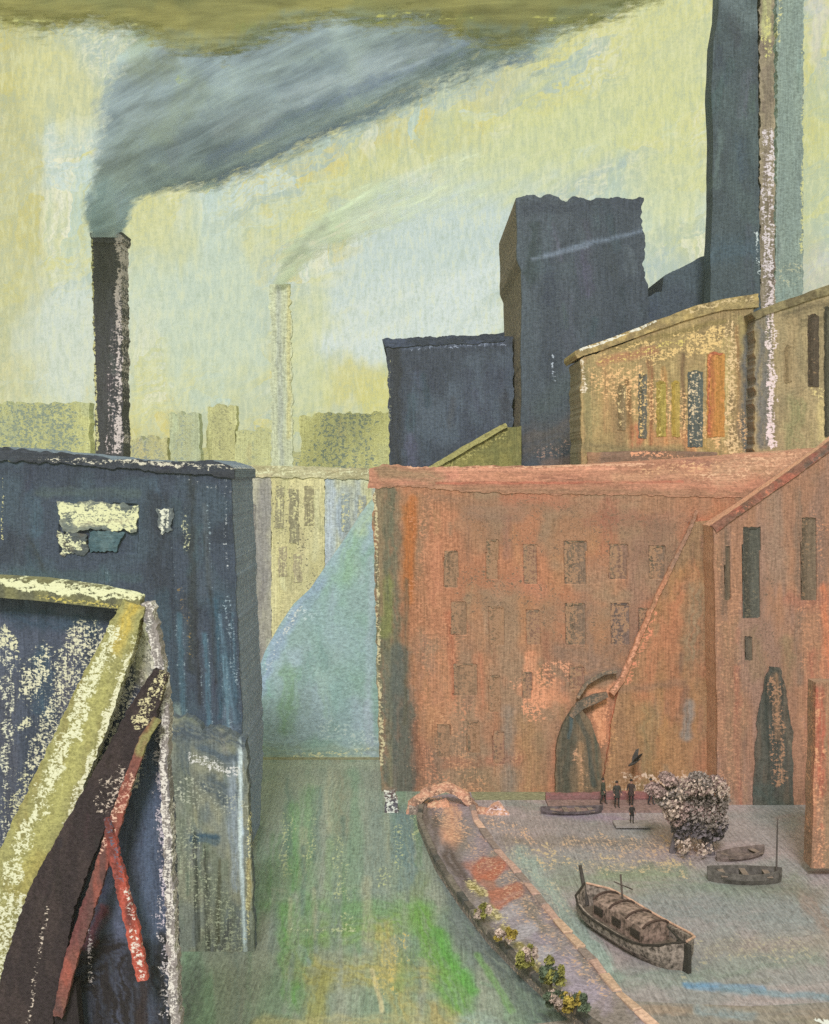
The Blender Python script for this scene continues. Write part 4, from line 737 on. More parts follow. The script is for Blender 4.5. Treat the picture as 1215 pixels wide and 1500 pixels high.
    c = Canvas(gx, gy, (172, 112, 86), KW, [(184, 104, 78), (150, 112, 88)], 166, 14, 140).st([(1200, 1010), (1206, 1160)], 26, (182, 84, 66), .8, .8, .6).st([(1212, 1000), (1212, 1280)], 16, (150, 120, 92), .7, .8, .6).dr([(1190, 1020), (1200, 1290)], 40, (220, 150, 110), .42)
    slab('pier', c, Y-13, 1.2, t, side=(156, 116, 92))
gable()
SAT = 1.0; SHIFT = np.zeros(3)

# ---------------------------------------------------------------- slate building, left
def slate():
    Y = 60; yb = HY+H*F/Y+3; t = thing('slate_building', 'dark slate blue building with cream patched window, left of the canal', 'mill building', W(170, 0, Y)[:2]+(0,))
    PX, PY = gridedge([(-60, 640), (-60, yb)], [(336, 640), (342, 760), (346, 860), (352, 1000), (358, 1120), (352, yb)], [(-60, 660), (0, 663), (100, 668), (180, 676), (300, 680), (340, 690)], [(-60, yb), (350, yb)], 2.4); PX, PY = ragged(PX, PY, 2, 181, 'rt', 12)
    cv = Canvas(PX, PY, (66, 74, 84), KW, [(58, 64, 72), (70, 82, 90)], 181, 60, 60); s, d = cv.st, cv.dr
    s([(0, 690), (330, 692)], 34, (60, 66, 76), .8, .8, .4); s([(230, 740), (236, 860)], 60, (54, 58, 64), .8, .8, .5); s([(-20, 840), (200, 845)], 24, (70, 86, 88), .7, .8, .4); s([(60, 720), (200, 724)], 22, (80, 92, 90), .7, .8, .5)
    s([(240, 880), (262, 1060)], 44, (62, 76, 84), .8, .8, .6); s([(320, 880), (338, 1060)], 36, (62, 82, 94), .85, .8, .6); s([(280, 700), (282, 980)], 22, (56, 60, 60), .8, .8, .6); s([(300, 780), (318, 1000)], 10, (54, 56, 56), .7, .8, .5)
    s([(322, 900), (344, 1060)], 8, (96, 120, 132), .8, .8, .6); s([(262, 1040), (270, 1060)], 26, (120, 134, 126), .85, .8); s([(300, 1060), (340, 1100)], 50, (62, 74, 86), .8, .8, .5); s([(330, 1040), (352, 1130)], 30, (104, 112, 122), .8, .8, .6)
    for (x, y, L, c_) in ((250, 800, 200, (54, 60, 68)), (262, 900, 160, (74, 98, 108)), (286, 880, 150, (52, 54, 58)), (300, 930, 150, (78, 104, 116)), (316, 880, 170, (60, 84, 96)), (328, 960, 140, (96, 122, 132)), (340, 900, 170, (70, 92, 104)), (240, 960, 100, (60, 74, 84)), (300, 740, 120, (80, 88, 92)), (150, 830, 20, (76, 98, 102))): s([(x, y), (x+8, y+L)], 12, c_, .85, .8, .8); d([(x+4, y), (x+12, y+L)], 8, (150, 166, 168), .3)
    d([(0, 672), (320, 684)], 10, (190, 186, 160), .45); d([(4, 700), (4, 790)], 6, (206, 200, 140), .6); d([(270, 750), (276, 800)], 16, (190, 190, 150), .4); d([(262, 860), (282, 960)], 18, (130, 110, 70), .3); d([(240, 690), (336, 720)], 14, (180, 180, 170), .3)
    d([(352, 880), (358, 1020)], 8, (200, 200, 190), .5); d([(330, 700), (334, 900)], 8, (190, 194, 190), .3); d([(330, 880), (350, 1000)], 22, (150, 166, 170), .35)
    slab('wall', cv, Y, 7.8, t, recess=[(88, 738, 202, 810, .15), (232, 748, 254, 776, .1)], side=(124, 138, 150), side_dry=((186, 184, 168), .3))
    gx, gy = grid4((84, 734), (205, 740), (196, 778), (88, 778), 2.2); gx, gy = ragged(gx, gy, 6, 182, 'lrtb', 16)
    c = Canvas(gx, gy, (128, 132, 116), KW, [(96, 104, 100)], 182, 20, 10).st([(110, 766), (190, 764)], 14, (196, 190, 150), .8, .8, .6).dr([(95, 750), (195, 760)], 50, (224, 218, 166), .8); slab('window', c, Y-.06, .2, t, dirn='h')
    gx, gy = grid4((84, 780), (128, 780), (124, 812), (88, 812), 2.2); gx, gy = ragged(gx, gy, 6, 183, 'lrtb', 12)
    c = Canvas(gx, gy, (84, 90, 88), KW, [(96, 92, 80)], 183, 20, 10).dr([(95, 786), (115, 806)], 36, (220, 216, 170), .66); slab('window', c, Y-.06, .2, t, dirn='h')
    gx, gy = grid4((130, 778), (182, 778), (170, 808), (132, 808), 2.2); gx, gy = ragged(gx, gy, 4, 184, 'lrtb', 12); slab('window', Canvas(gx, gy, (70, 92, 96), KW, [(92, 112, 112)], 184, 20, 20), Y-.05, .2, t, dirn='h')
    gx, gy = grid4((230, 746), (256, 746), (250, 780), (234, 782), 2.2); gx, gy = ragged(gx, gy, 4, 185, 'lrtb', 8); slab('window', Canvas(gx, gy, (96, 102, 100), KW, None, 185).dr([(243, 748), (242, 776)], 26, (224, 220, 190), .72), Y-.06, .2, t)
    gx, gy = gridedge([(-60, 640), (-60, 680)], [(342, 660), (342, 710)], [(-60, 652), (0, 655), (60, 662), (150, 668), (170, 674), (260, 676), (320, 676), (342, 684)], [(-60, 672), (100, 680), (342, 700)], 2.2); gx, gy = ragged(gx, gy, 3, 186, 'rtb', 12)
    slab('parapet', Canvas(gx, gy, (62, 66, 72), KW, [(56, 58, 62)], 186, 40, 20).dr([(60, 672), (340, 684)], 12, (206, 200, 176), .55), Y-.12, 8, t, dirn='h', side=(110, 122, 130))
slate()
def abutment():
    Y = 50; yb = HY+H*F/Y+3; t = thing('stone_abutment', 'mossy grey stone abutment with dark patches at the foot of the slate building', 'wall', W(310, 0, Y)[:2]+(0,))
    PX, PY = gridedge([(236, 1000), (246, 1200), (250, yb)], [(350, 1000), (362, 1120), (368, 1250), (372, yb)], [(236, 1052), (280, 1058), (345, 1078), (372, 1086)], [(240, yb), (372, yb)], 2.3); PX, PY = ragged(*ragged(PX, PY, 9, 191, 't', 14), 3, 192, 'r', 14)
    cv = Canvas(PX, PY, (120, 124, 112), KW, [(104, 112, 108), (134, 134, 112), (112, 118, 100)], 191, 26, 60); s, d = cv.st, cv.dr
    s([(300, 1100), (340, 1115)], 36, (76, 88, 96), .9, .7, .4); s([(306, 1150), (336, 1170)], 50, (78, 88, 92), .9, .7, .4); s([(286, 1230), (314, 1230)], 20, (62, 84, 96), .95, .6, .3); s([(262, 1100), (262, 1160)], 34, (92, 98, 90), .8, .8, .5)
    s([(352, 1100), (354, 1240), (358, 1380)], 8, (176, 190, 204), .9, .7, .4); s([(340, 1120), (346, 1300)], 22, (136, 146, 150), .8, .8, .6); s([(368, 1100), (368, 1360)], 8, (140, 146, 128), .8, .8); s([(366, 1260), (364, 1330)], 12, (160, 144, 90), .7, .8)
    s([(352, 1050), (352, 1240), (360, 1400)], 7, (190, 202, 212), .9, .6, .3); s([(286, 1220), (290, 1400)], 9, (56, 60, 52), .9, .6, .5); s([(304, 1250), (306, 1400)], 8, (62, 64, 54), .9, .6, .5); s([(322, 1260), (320, 1380)], 7, (84, 84, 66), .9, .6, .5); s([(288, 1260), (292, 1380)], 5, (60, 64, 56), .9, .7, .4); s([(300, 1240), (302, 1410)], 4, (66, 68, 58), .9, .7, .4); s([(320, 1290), (316, 1400)], 8, (84, 86, 70), .8, .7, .5); s([(340, 1350), (325, 1394)], 18, (90, 92, 86), .9, .8, .5)
    s([(246, 1070), (360, 1084)], 44, (72, 82, 90), .9, .7, .6); s([(270, 1090), (276, 1130)], 30, (78, 88, 92), .7, .8, .6)
    d([(270, 1160), (350, 1180)], 50, (170, 172, 150), .45); d([(260, 1230), (340, 1380)], 90, (160, 164, 136), .42); d([(280, 1110), (346, 1130)], 26, (206, 204, 196), .5); d([(366, 1200), (362, 1380)], 12, (206, 200, 150), .5)
    slab('stonework', cv, Y, .8, t, side=(84, 92, 94))
abutment()

# ---------------------------------------------------------------- the timber frame, nearest on the left
def hoist():
    Y = 30.0; t = thing('hoist_frame', 'huge timber hoist frame of cream, black and red beams before the slate building', 'hoist', W(130, 0, Y)[:2]+(0,))
    ybot = HY+H*F/Y
    def bar(nm, pts, dY, dep, base, var, f, seed, lab=None, rag=2.4):
        gx, gy = ribbon(pts, 2.4); gx, gy = ragged(gx, gy, rag, seed, 'lrtb', 8); c = Canvas(gx, gy, base, KW, var, seed, 20, 60); f(c)
        o = slab(nm, c, Y+dY, dep, t, dirn='i' if nm != 'post' else 'v'); 
        if lab: o['label'] = lab
        return o
    # boarded infill
    gx, gy = gridedge([(-60, 860), (-60, ybot)], [(196, 880), (236, 1000), (252, 1200), (262, 1500), (270, ybot)], [(-60, 862), (200, 890)], [(-60, ybot), (270, ybot)], 2.6); gx, gy = ragged(gx, gy, 2, 201, 'r', 10)
    c = Canvas(gx, gy, (74, 80, 92), KW, [(64, 70, 80), (80, 86, 98)], 201, 26, 120); s, d = c.st, c.dr
    s([(20, 900), (140, 920)], 44, (56, 72, 84), .8, .8, .5); s([(10, 1000), (16, 1300)], 46, (74, 76, 84), .8, .8, .5); s([(60, 960), (66, 1040)], 40, (62, 84, 98), .8, .8, .6); s([(110, 930), (90, 1030)], 40, (86, 84, 92), .8, .8, .6)
    d([(4, 940), (30, 990)], 50, (208, 205, 168), .6); d([(70, 1020), (120, 1000)], 60, (208, 205, 168), .62); d([(50, 1070), (100, 1070)], 60, (208, 205, 168), .58); d([(140, 960), (120, 1010)], 20, (210, 206, 160), .6); d([(0, 1110), (20, 1150)], 20, (200, 196, 150), .5); d([(60, 1110), (30, 1160)], 26, (206, 200, 160), .45)
    s([(215, 1080), (225, 1480)], 50, (84, 96, 112), .9, .7, .5); s([(170, 1300), (178, 1520)], 30, (98, 104, 122), .8, .8, .5); s([(100, 1430), (160, 1410), (180, 1520)], 100, (46, 42, 42), 1, .5, .5); s([(215, 1400), (225, 1520)], 60, (50, 46, 48), .95, .6, .5); s([(240, 1380), (256, 1540)], 50, (46, 46, 44), .95, .7, .6)
    s([(215, 1420), (205, 1520)], 30, (56, 48, 46), .9, .8, .6); d([(130, 1360), (136, 1440)], 14, (214, 200, 200), .6); d([(60, 1460), (90, 1520)], 40, (210, 206, 170), .6); s([(0, 1480), (20, 1520)], 40, (206, 204, 186), .8, .8)
    s([(130, 1380), (150, 1330)], 30, (112, 62, 62), .7, .8, .6); s([(195, 900), (215, 1000)], 40, (196, 192, 156), .9, .7, .4); d([(200, 900), (222, 1000)], 90, (220, 212, 184), .8); d([(200, 1000), (170, 1130)], 90, (218, 206, 180), .66); d([(60, 1000), (130, 960)], 110, (210, 206, 172), .6); d([(130, 940), (60, 1140), (10, 1260)], 100, (210, 206, 172), .55); d([(190, 1000), (120, 1200), (70, 1320)], 60, (212, 206, 182), .58); d([(225, 1000), (240, 1100), (252, 1480)], 40, (212, 204, 196), .55); d([(10, 960), (10, 1240)], 26, (206, 204, 176), .5); d([(30, 1180), (40, 1140)], 60, (206, 202, 160), .5)
    d([(236, 1100), (250, 1400)], 26, (206, 196, 200), .6); s([(205, 990), (215, 1060)], 26, (64, 56, 56), .7, .8, .6); d([(228, 1350), (258, 1370)], 30, (206, 196, 196), .5)
    slab('boarding', c, Y+.6, .5, t)
    bar('crossbeam', [(-60, 856, 30), (60, 864, 32), (140, 874, 30), (206, 884, 24)], 0, .5, (116, 114, 80), [(92, 92, 74)], lambda c: c.dr([(-60, 846), (60, 858), (204, 876)], 22, (226, 220, 170), .85).dr([(60, 876), (200, 892)], 12, (190, 176, 96), .5), 202, rag=4)
    def fd(c):
        c.st([(194, 890), (170, 950)], 30, (186, 164, 80), .9, .7, .4).st([(150, 1000), (90, 1160), (40, 1260)], 44, (164, 160, 98), .85, .7, .4).st([(60, 1260), (30, 1310)], 50, (160, 148, 82), .7, .8, .4)
        c.dr([(165, 930), (20, 1270), (-20, 1370)], 40, (218, 214, 176), .62); c.dr([(206, 930), (130, 1130), (60, 1330)], 26, (218, 212, 176), .62); c.dr([(20, 1330), (-10, 1440)], 80, (220, 214, 180), .66)
    bar('brace', [(196, 884, 34), (166, 960, 52), (128, 1050, 66), (80, 1160, 74), (40, 1260, 86), (-6, 1370, 100), (-60, 1490, 104)], -.15, .5, (148, 144, 92), [(140, 132, 82)], fd, 203, 'broad cream and olive brace slanting down from the crossbeam')
    bar('post', [(214, 884, 16), (232, 960, 14), (241, 1040, 12), (240, 1130, 12), (248, 1300, 12), (256, 1500, 14), (262, ybot, 14)], -.05, .5, (140, 132, 124), [(112, 108, 106)], lambda c: c.dr([(214, 884), (241, 1040), (240, 1130), (256, 1500)], 26, (216, 208, 194), .56), 204, 'thin upright post flecked with white', 3)
    bar('brace', [(236, 985, 22), (208, 1046, 42), (180, 1100, 44), (144, 1170, 50), (106, 1250, 62), (74, 1320, 72), (48, 1420, 86), (24, 1540, 90), (-20, 1660, 66)], -.4, .35, (54, 46, 46), [(64, 54, 52)], lambda c: c.dr([(236, 990), (206, 1060)], 30, (206, 196, 150), .55).dr([(176, 1130), (150, 1180)], 40, (196, 180, 160), .5).dr([(70, 1330), (40, 1500)], 12, (206, 190, 170), .4), 205, 'black brown brace crossing the frame')
    bar('brace', [(230, 1055, 12), (210, 1085, 13), (190, 1140, 14), (170, 1200, 18), (148, 1270, 18), (122, 1350, 20), (98, 1430, 18), (84, 1490, 14)], -.55, .2, (122, 78, 68), [(150, 84, 70), (88, 66, 62)], lambda c: c.st([(232, 1050), (205, 1100)], 26, (136, 132, 84), .95, .7).st([(120, 1320), (70, 1450)], 40, (104, 62, 60), .85, .8, .5).dr([(190, 1140), (150, 1240)], 30, (216, 176, 150), .5), 206, 'thin rusty red brace turning olive at its top')
    bar('brace', [(156, 1200, 7), (162, 1225, 13), (169, 1262, 16), (181, 1312, 17), (196, 1372, 19), (208, 1436, 16)], -.7, .2, (172, 84, 68), [(150, 72, 60), (96, 58, 54)], lambda c: c.dr([(156, 1190), (190, 1340)], 20, (92, 96, 108), .45).dr([(186, 1300), (206, 1430)], 18, (232, 206, 190), .5), 207, 'short bright red strut flecked with white', 2.2)
    gx, gy = ribbon([(96, 1440, 30), (90, 1540, 60), (90, 1700, 60)], 3); slab('post', Canvas(gx, gy, (46, 40, 40), KW, None, 208), Y-.3, .4, t)
hoist()

# ---------------------------------------------------------------- quay wall along the basin
def quay():
    out = [(618, 1168), (612, 1200), (638, 1262), (676, 1318), (716, 1368), (760, 1412), (806, 1454), (862, 1500), (970, 1570)]
    inn = [(690, 1160), (700, 1200), (724, 1236), (760, 1276), (800, 1324), (840, 1372), (876, 1412), (912, 1456), (1010, 1545)]
    t = thing('quay_wall', 'curving stone quay wall with mauve paving and peach coping beside the basin', 'wall', (3, 55, 0)); zt = .5
    n = len(out)*22; k = np.linspace(0, len(out)-1, n); f = lambda A, j: np.interp(k, range(len(A)), [p[j] for p in A])
    nu = 36; u = np.linspace(0, 1, nu)[None, :]; PX = f(out, 0)[:, None]*(1-u)+f(inn, 0)[:, None]*u; PY = f(out, 1)[:, None]*(1-u)+f(inn, 1)[:, None]*u
    cv = Canvas(PX, PY, (152, 140, 134), KG, [(160, 144, 144), (140, 128, 114)], 211, 26, 26); s, d = cv.st, cv.dr
    s([(690, 1270), (730, 1310)], 30, (180, 116, 88), .8, .8, .3); s([(735, 1320), (770, 1360)], 40, (164, 154, 156), .8, .8, .3); s([(780, 1370), (850, 1440)], 44, (158, 146, 152), .85, .8, .3)
    s([(628, 1180), (628, 1260)], 40, (104, 90, 78), .8, .8, .5); s([(660, 1190), (664, 1230)], 40, (214, 160, 124), .9, .8, .4); s([(660, 1250), (680, 1290)], 40, (92, 78, 68), .9, .8, .5); s([(700, 1200), (745, 1210)], 16, (236, 170, 130), .9, .8)
    for (x, y, w_, c_) in ((716, 1272, 36, (186, 112, 84)), (742, 1312, 34, (182, 118, 92)), (742, 1338, 26, (178, 168, 164)), (764, 1366, 30, (176, 168, 166)), (790, 1396, 30, (180, 172, 170)), (820, 1424, 40, (172, 158, 162)), (850, 1458, 44, (170, 156, 162))): s([(x-12, y+5), (x+14, y-5)], w_, c_, .95, .4, .25)
    for (x, y) in ((724, 1336), (744, 1366), (768, 1392), (792, 1424), (700, 1300)): s([(x-8, y-6), (x+6, y+8)], 18, (150, 136, 66), .9, .6, .4); d([(x-10, y-8), (x+10, y+10)], 30, (222, 206, 150), .5)
    s([(640, 1262), (676, 1318), (716, 1368), (760, 1412), (806, 1454)], 18, (92, 90, 78), .9, .7, .5); s([(770, 1300), (830, 1370), (890, 1440)], 14, (132, 112, 104), .8, .8, .5)
    d([(640, 1180), (700, 1240)], 50, (226, 180, 140), .5); d([(700, 1250), (880, 1440)], 60, (214, 176, 140), .4); d([(680, 1330), (840, 1480)], 24, (206, 196, 130), .5)
    Y = (H-zt)*F/(PY-HY); X = (PX-CX)*Y/F; Z = zt+.12*(fbm(PX/14, PY/14, 4)-.5)
    idx = np.arange(n*nu).reshape(n, nu); V = np.stack([X, Y, Z], -1).reshape(-1, 3); Q = [np.stack([idx[:-1, :-1], idx[1:, :-1], idx[1:, 1:], idx[:-1, 1:]], -1).reshape(-1, 4)]
    ring = np.r_[idx[0, :-1], idx[:-1, -1], idx[-1, ::-1][:-1], idx[::-1, 0][:-1]]; Vs = [V]; prev = ring; m = len(V); R = len(ring)
    C, D, A = [cv.col.reshape(-1, 3)], [cv.dry_c.reshape(-1, 3)], [cv.amt.reshape(-1)]
    for j in range(1, 5):
        P = V[ring].copy(); P[:, 2] = P[:, 2]*(1-j/4)-.1*(j/4); Vs.append(P); C.append(np.ones((R, 3))*alb((122, 112, 100), .8)*(.8+.4*rs.rand(R, 1))); D.append(np.ones((R, 3))*alb((200, 170, 140), .8)); A.append(np.full(R, .35))
        cur = np.arange(m, m+R); m += R; Q.append(np.stack([prev, np.roll(prev, -1), np.roll(cur, -1), cur], -1)); prev = cur
    me = mesh_from('paving', np.concatenate(Vs), np.concatenate(Q), np.concatenate(C), np.concatenate(D), np.concatenate(A)); link('paving', me, paint(.036, 'i', name='quay_stone'), t)
    # coping stones, one by one, along both edges
    rr = random.Random(4); mats = [simple('coping_stone', c, .85, .25, 5, KG) for c in ((226, 186, 154), (196, 160, 138), (150, 132, 118), (206, 172, 140))]; dk = [simple('dark_coping', c, .85, .3, 5, KG) for c in ((104, 96, 84), (128, 118, 102), (88, 86, 78))]
    def run(edge, off, mlist, L, w, h, k0, k1, name):
        P = [Vector(gnd(*p, zt)) for p in edge]; s = [0]
        for a, b in zip(P[:-1], P[1:]): s.append(s[-1]+(b-a).length)
        d = k0*s[-1]
        while d < s[-1]*k1:
            l = L*rr.uniform(.7, 1.35)
            def at(q):
                i = max(0, min(len(P)-2, sum(1 for x in s[1:] if x < q))); f_ = (q-s[i])/(s[i+1]-s[i]); return P[i].lerp(P[i+1], f_)
            a, b = at(d), at(min(d+l*.93, s[-1])); v = (b-a).normalized(); nrm = Vector((v.y, -v.x, 0)); bm = bmesh.new()
            c0 = off*w/2; hh = h*rr.uniform(.8, 1.25); q = [a+nrm*(c0-w/2), b+nrm*(c0-w/2), b+nrm*(c0+w/2), a+nrm*(c0+w/2)]
            lo = [bm.verts.new((p.x-3+rr.uniform(-.03, .03), p.y-55, zt-.12)) for p in q]; hi = [bm.verts.new((p.x-3+rr.uniform(-.05, .05), p.y-55+rr.uniform(-.05, .05), zt+hh+rr.uniform(-.04, .04))) for p in q]
            bm.faces.new(lo[::-1]); bm.faces.new(hi)
            for i in range(4): bm.faces.new((lo[i], lo[(i+1) % 4], hi[(i+1) % 4], hi[i]))
            bmesh.ops.bevel(bm, geom=bm.edges[:], offset=.04, segments=1, affect='EDGES'); bmobj(name, bm, rr.choice(mlist), t); d += l
    run(inn, .6, mats, 1.5, .42, .1, .05, .93, 'coping_stone'); run(out, -.6, dk, 1.2, .34, .16, .04, .93, 'edge_stone')
quay()
def bridge_end():
    t = thing('parapet', 'curled peach and brown stone parapet ending the quay wall below the red mill', 'wall', (2, 68, 0)); Y = 70
    for i, (pts, c1, c2, dc, a, dy) in enumerate((([(596, 1215, 14), (606, 1180, 14), (626, 1162, 12), (656, 1154, 12), (680, 1166, 12), (700, 1190, 12), (735, 1198, 14)], (196, 146, 116), (120, 96, 80), (236, 176, 140), .5, 0),
                                                ([(572, 1160, 16), (574, 1190, 20), (578, 1218, 24)], (104, 88, 84), (84, 84, 88), (226, 216, 220), .6, .3), ([(640, 1176, 30), (648, 1210, 36), (656, 1236, 26)], (206, 156, 122), (172, 130, 104), (236, 180, 140), .5, -.2),
                                                ([(612, 1180, 26), (614, 1215, 30), (620, 1236, 22)], (128, 112, 98), (110, 98, 86), (190, 170, 146), .4, -.1), ([(712, 1200, 10), (730, 1184, 16), (742, 1200, 12)], (226, 166, 130), (150, 110, 96), (240, 200, 200), .5, -.2))):
        gx, gy = ribbon(pts, 2); gx, gy = ragged(gx, gy, 2.4, 221+i, 'lrtb', 6); c = Canvas(gx, gy, c1, KW, [c2], 221+i, 14, 14).dr([p[:2] for p in pts], 40, dc, a)
        slab(['coping', 'end_post', 'panel', 'panel', 'finial'][i], c, Y+dy, .5, t, dirn='i')
bridge_end()

# ---------------------------------------------------------------- bushes and the blossoming tree
def leafclump(bm, c, r, n, rr, size, flat=.8):
    for _ in range(n):
        while True:
            p = Vector((rr.uniform(-1, 1), rr.uniform(-1, 1), rr.uniform(-1, 1)))
            if .25 < p.length < 1: break
        p = Vector((p.x*r[0], p.y*r[1], p.z*r[2]))+Vector(c); a = Vector((rr.gauss(0, 1), rr.gauss(0, 1), rr.gauss(0, 1))).normalized(); b = a.orthogonal().normalized(); cc = a.cross(b); s = size*rr.uniform(.6, 1.5)
        vs = [bm.verts.new(p+b*s*math.cos(q)+cc*s*.6*math.sin(q)+a*s*.2*math.sin(2*q)) for q in (0, 1.3, 2.6, 3.8, 5.1)]
        bm.faces.new(vs)
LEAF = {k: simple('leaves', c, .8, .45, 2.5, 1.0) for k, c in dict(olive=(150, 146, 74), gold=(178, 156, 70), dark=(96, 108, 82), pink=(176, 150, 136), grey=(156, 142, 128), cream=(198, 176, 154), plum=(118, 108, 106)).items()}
def bush(label, px, py, w, h, mats, seed, z=1.0, group='small bushes rooted along the quay wall'):
    rr = random.Random(seed); x, y, _ = gnd(px, py, z); q = y/F; t = thing('bush', label, 'bush', (x, y, z), group)
    bm = bmesh.new()
    for i in range(5): a = rr.uniform(0, 6.28); rod(bm, (0, 0, -.1), (math.cos(a)*w*q*.25, math.sin(a)*w*q*.2, h*q*.7), .04, .015, 5)
    bmobj('stem', bm, flatmat((86, 76, 60)), t)
    for k, mm in enumerate(mats):
        bm = bmesh.new()
        for j in range(7): leafclump(bm, (rr.uniform(-.5, .5)*w*q, rr.uniform(-.4, .4)*w*q, h*q*rr.uniform(.12, .8)), (w*q*rr.uniform(.12, .26), w*q*.22, h*q*rr.uniform(.12, .24)), 80, rr, .07)
        bmobj('foliage', bm, LEAF[mm], t)
for i, (px, py, w, h, m_, l) in enumerate(((708, 1344, 22, 20, ('olive', 'cream'), 'small yellow cream bush on the quay wall, highest up the row near the terracotta paving'), (742, 1382, 26, 22, ('gold', 'cream'), 'small gold bush on the quay wall, second from the basin corner parapet'),
        (776, 1416, 30, 30, ('olive', 'cream'), 'pale olive bush with cream flecks halfway down the quay wall'), (806, 1448, 36, 44, ('olive', 'dark'), 'biggest dark olive bush on the quay wall, above the gold one'), (842, 1482, 32, 36, ('gold', 'dark'), 'rounded mustard gold bush at the bottom end of the quay wall'),
        (818, 1478, 34, 24, ('cream', 'dark'), 'white flecked low bush below the biggest olive bush'))):
    bush(l, px, py, w, h, m_, 300+i)
def blossom():
    Y = 63; x = (1015-CX)*Y/F; t = thing('blossom_tree', 'pinkish grey blossoming tree between the people and the dark doorway', 'tree', (x, Y, 0)); q = Y/F; rr = random.Random(9)
    bm = bmesh.new()
    for a, b, r in (((-30, -8), (-22, 40), .22), ((-12, 0), (-6, 44), .16), ((24, 4), (18, 44), .3), ((-22, 40), (-36, 80), .14), ((-6, 44), (4, 96), .14), ((18, 44), (36, 84), .16), ((18, 44), (10, 90), .1)): rod(bm, (a[0]*q, rr.uniform(-.3, .3), a[1]*q if a[1] > 5 else -.05), (b[0]*q, rr.uniform(-.4, .4), b[1]*q), r, r*.7, 7)
    bmobj('trunk', bm, flatmat((92, 84, 82)), t)
    for nm, mt, cl, n, sz in (('foliage', 'grey', [(-16, 62, 26, 22), (18, 56, 30, 22), (4, 84, 26, 18), (-26, 92, 16, 12), (34, 84, 20, 24), (-42, 78, 14, 8), (10, 106, 16, 10)], 620, .11), ('foliage', 'pink', [(-28, 66, 18, 24), (0, 98, 30, 10), (36, 100, 12, 12), (-6, 70, 30, 20), (24, 62, 22, 18), (-54, 92, 16, 7), (-36, 108, 12, 6)], 620, .1),
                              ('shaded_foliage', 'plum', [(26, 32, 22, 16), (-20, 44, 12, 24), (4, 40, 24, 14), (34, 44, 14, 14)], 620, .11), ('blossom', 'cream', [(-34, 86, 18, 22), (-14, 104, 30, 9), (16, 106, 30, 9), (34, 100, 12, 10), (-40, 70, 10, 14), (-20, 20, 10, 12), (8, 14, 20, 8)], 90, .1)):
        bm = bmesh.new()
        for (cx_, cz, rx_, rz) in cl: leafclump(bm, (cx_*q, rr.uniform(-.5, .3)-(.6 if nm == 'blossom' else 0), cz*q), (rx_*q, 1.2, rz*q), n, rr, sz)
        bmobj(nm if nm != 'shaded_foliage' else 'foliage', bm, LEAF[mt], t)  # low plum leaves carry the crown's shade in their colour
blossom()

# ---------------------------------------------------------------- boats
def hull_mesh(L, Bm, h, sheer=.25, n=20, blunt=.6):
    bm = bmesh.new(); rows = []
    for i in range(n+1):
        t = i/n*2-1; w = Bm/2*(1-abs(t)**(2.6/blunt))**.7+.03; y = 0; zt = h+sheer*abs(t)**3; x = t*L/2
        rows.append([bm.verts.new(p) for p in ((x, -w, zt), (x, -w*.96, zt*.5), (x*.97, -w*.7, .0), (x*.96, 0, -.12), (x*.97, w*.7, .0), (x, w*.96, zt*.5), (x, w, zt))])
        rows[-1] += [bm.verts.new((x, w*.86, zt)), bm.verts.new((x*.97, w*.8, .3*h)), bm.verts.new((x*.97, -w*.8, .3*h)), bm.verts.new((x, -w*.86, zt))]
    m = len(rows[0])
    for a, b in zip(rows[:-1], rows[1:]):
        for j in range(m): bm.faces.new((a[j], b[j], b[(j+1) % m], a[(j+1) % m]))
    bm.faces.new(rows[0][::-1]); bm.faces.new(rows[-1]); return bm
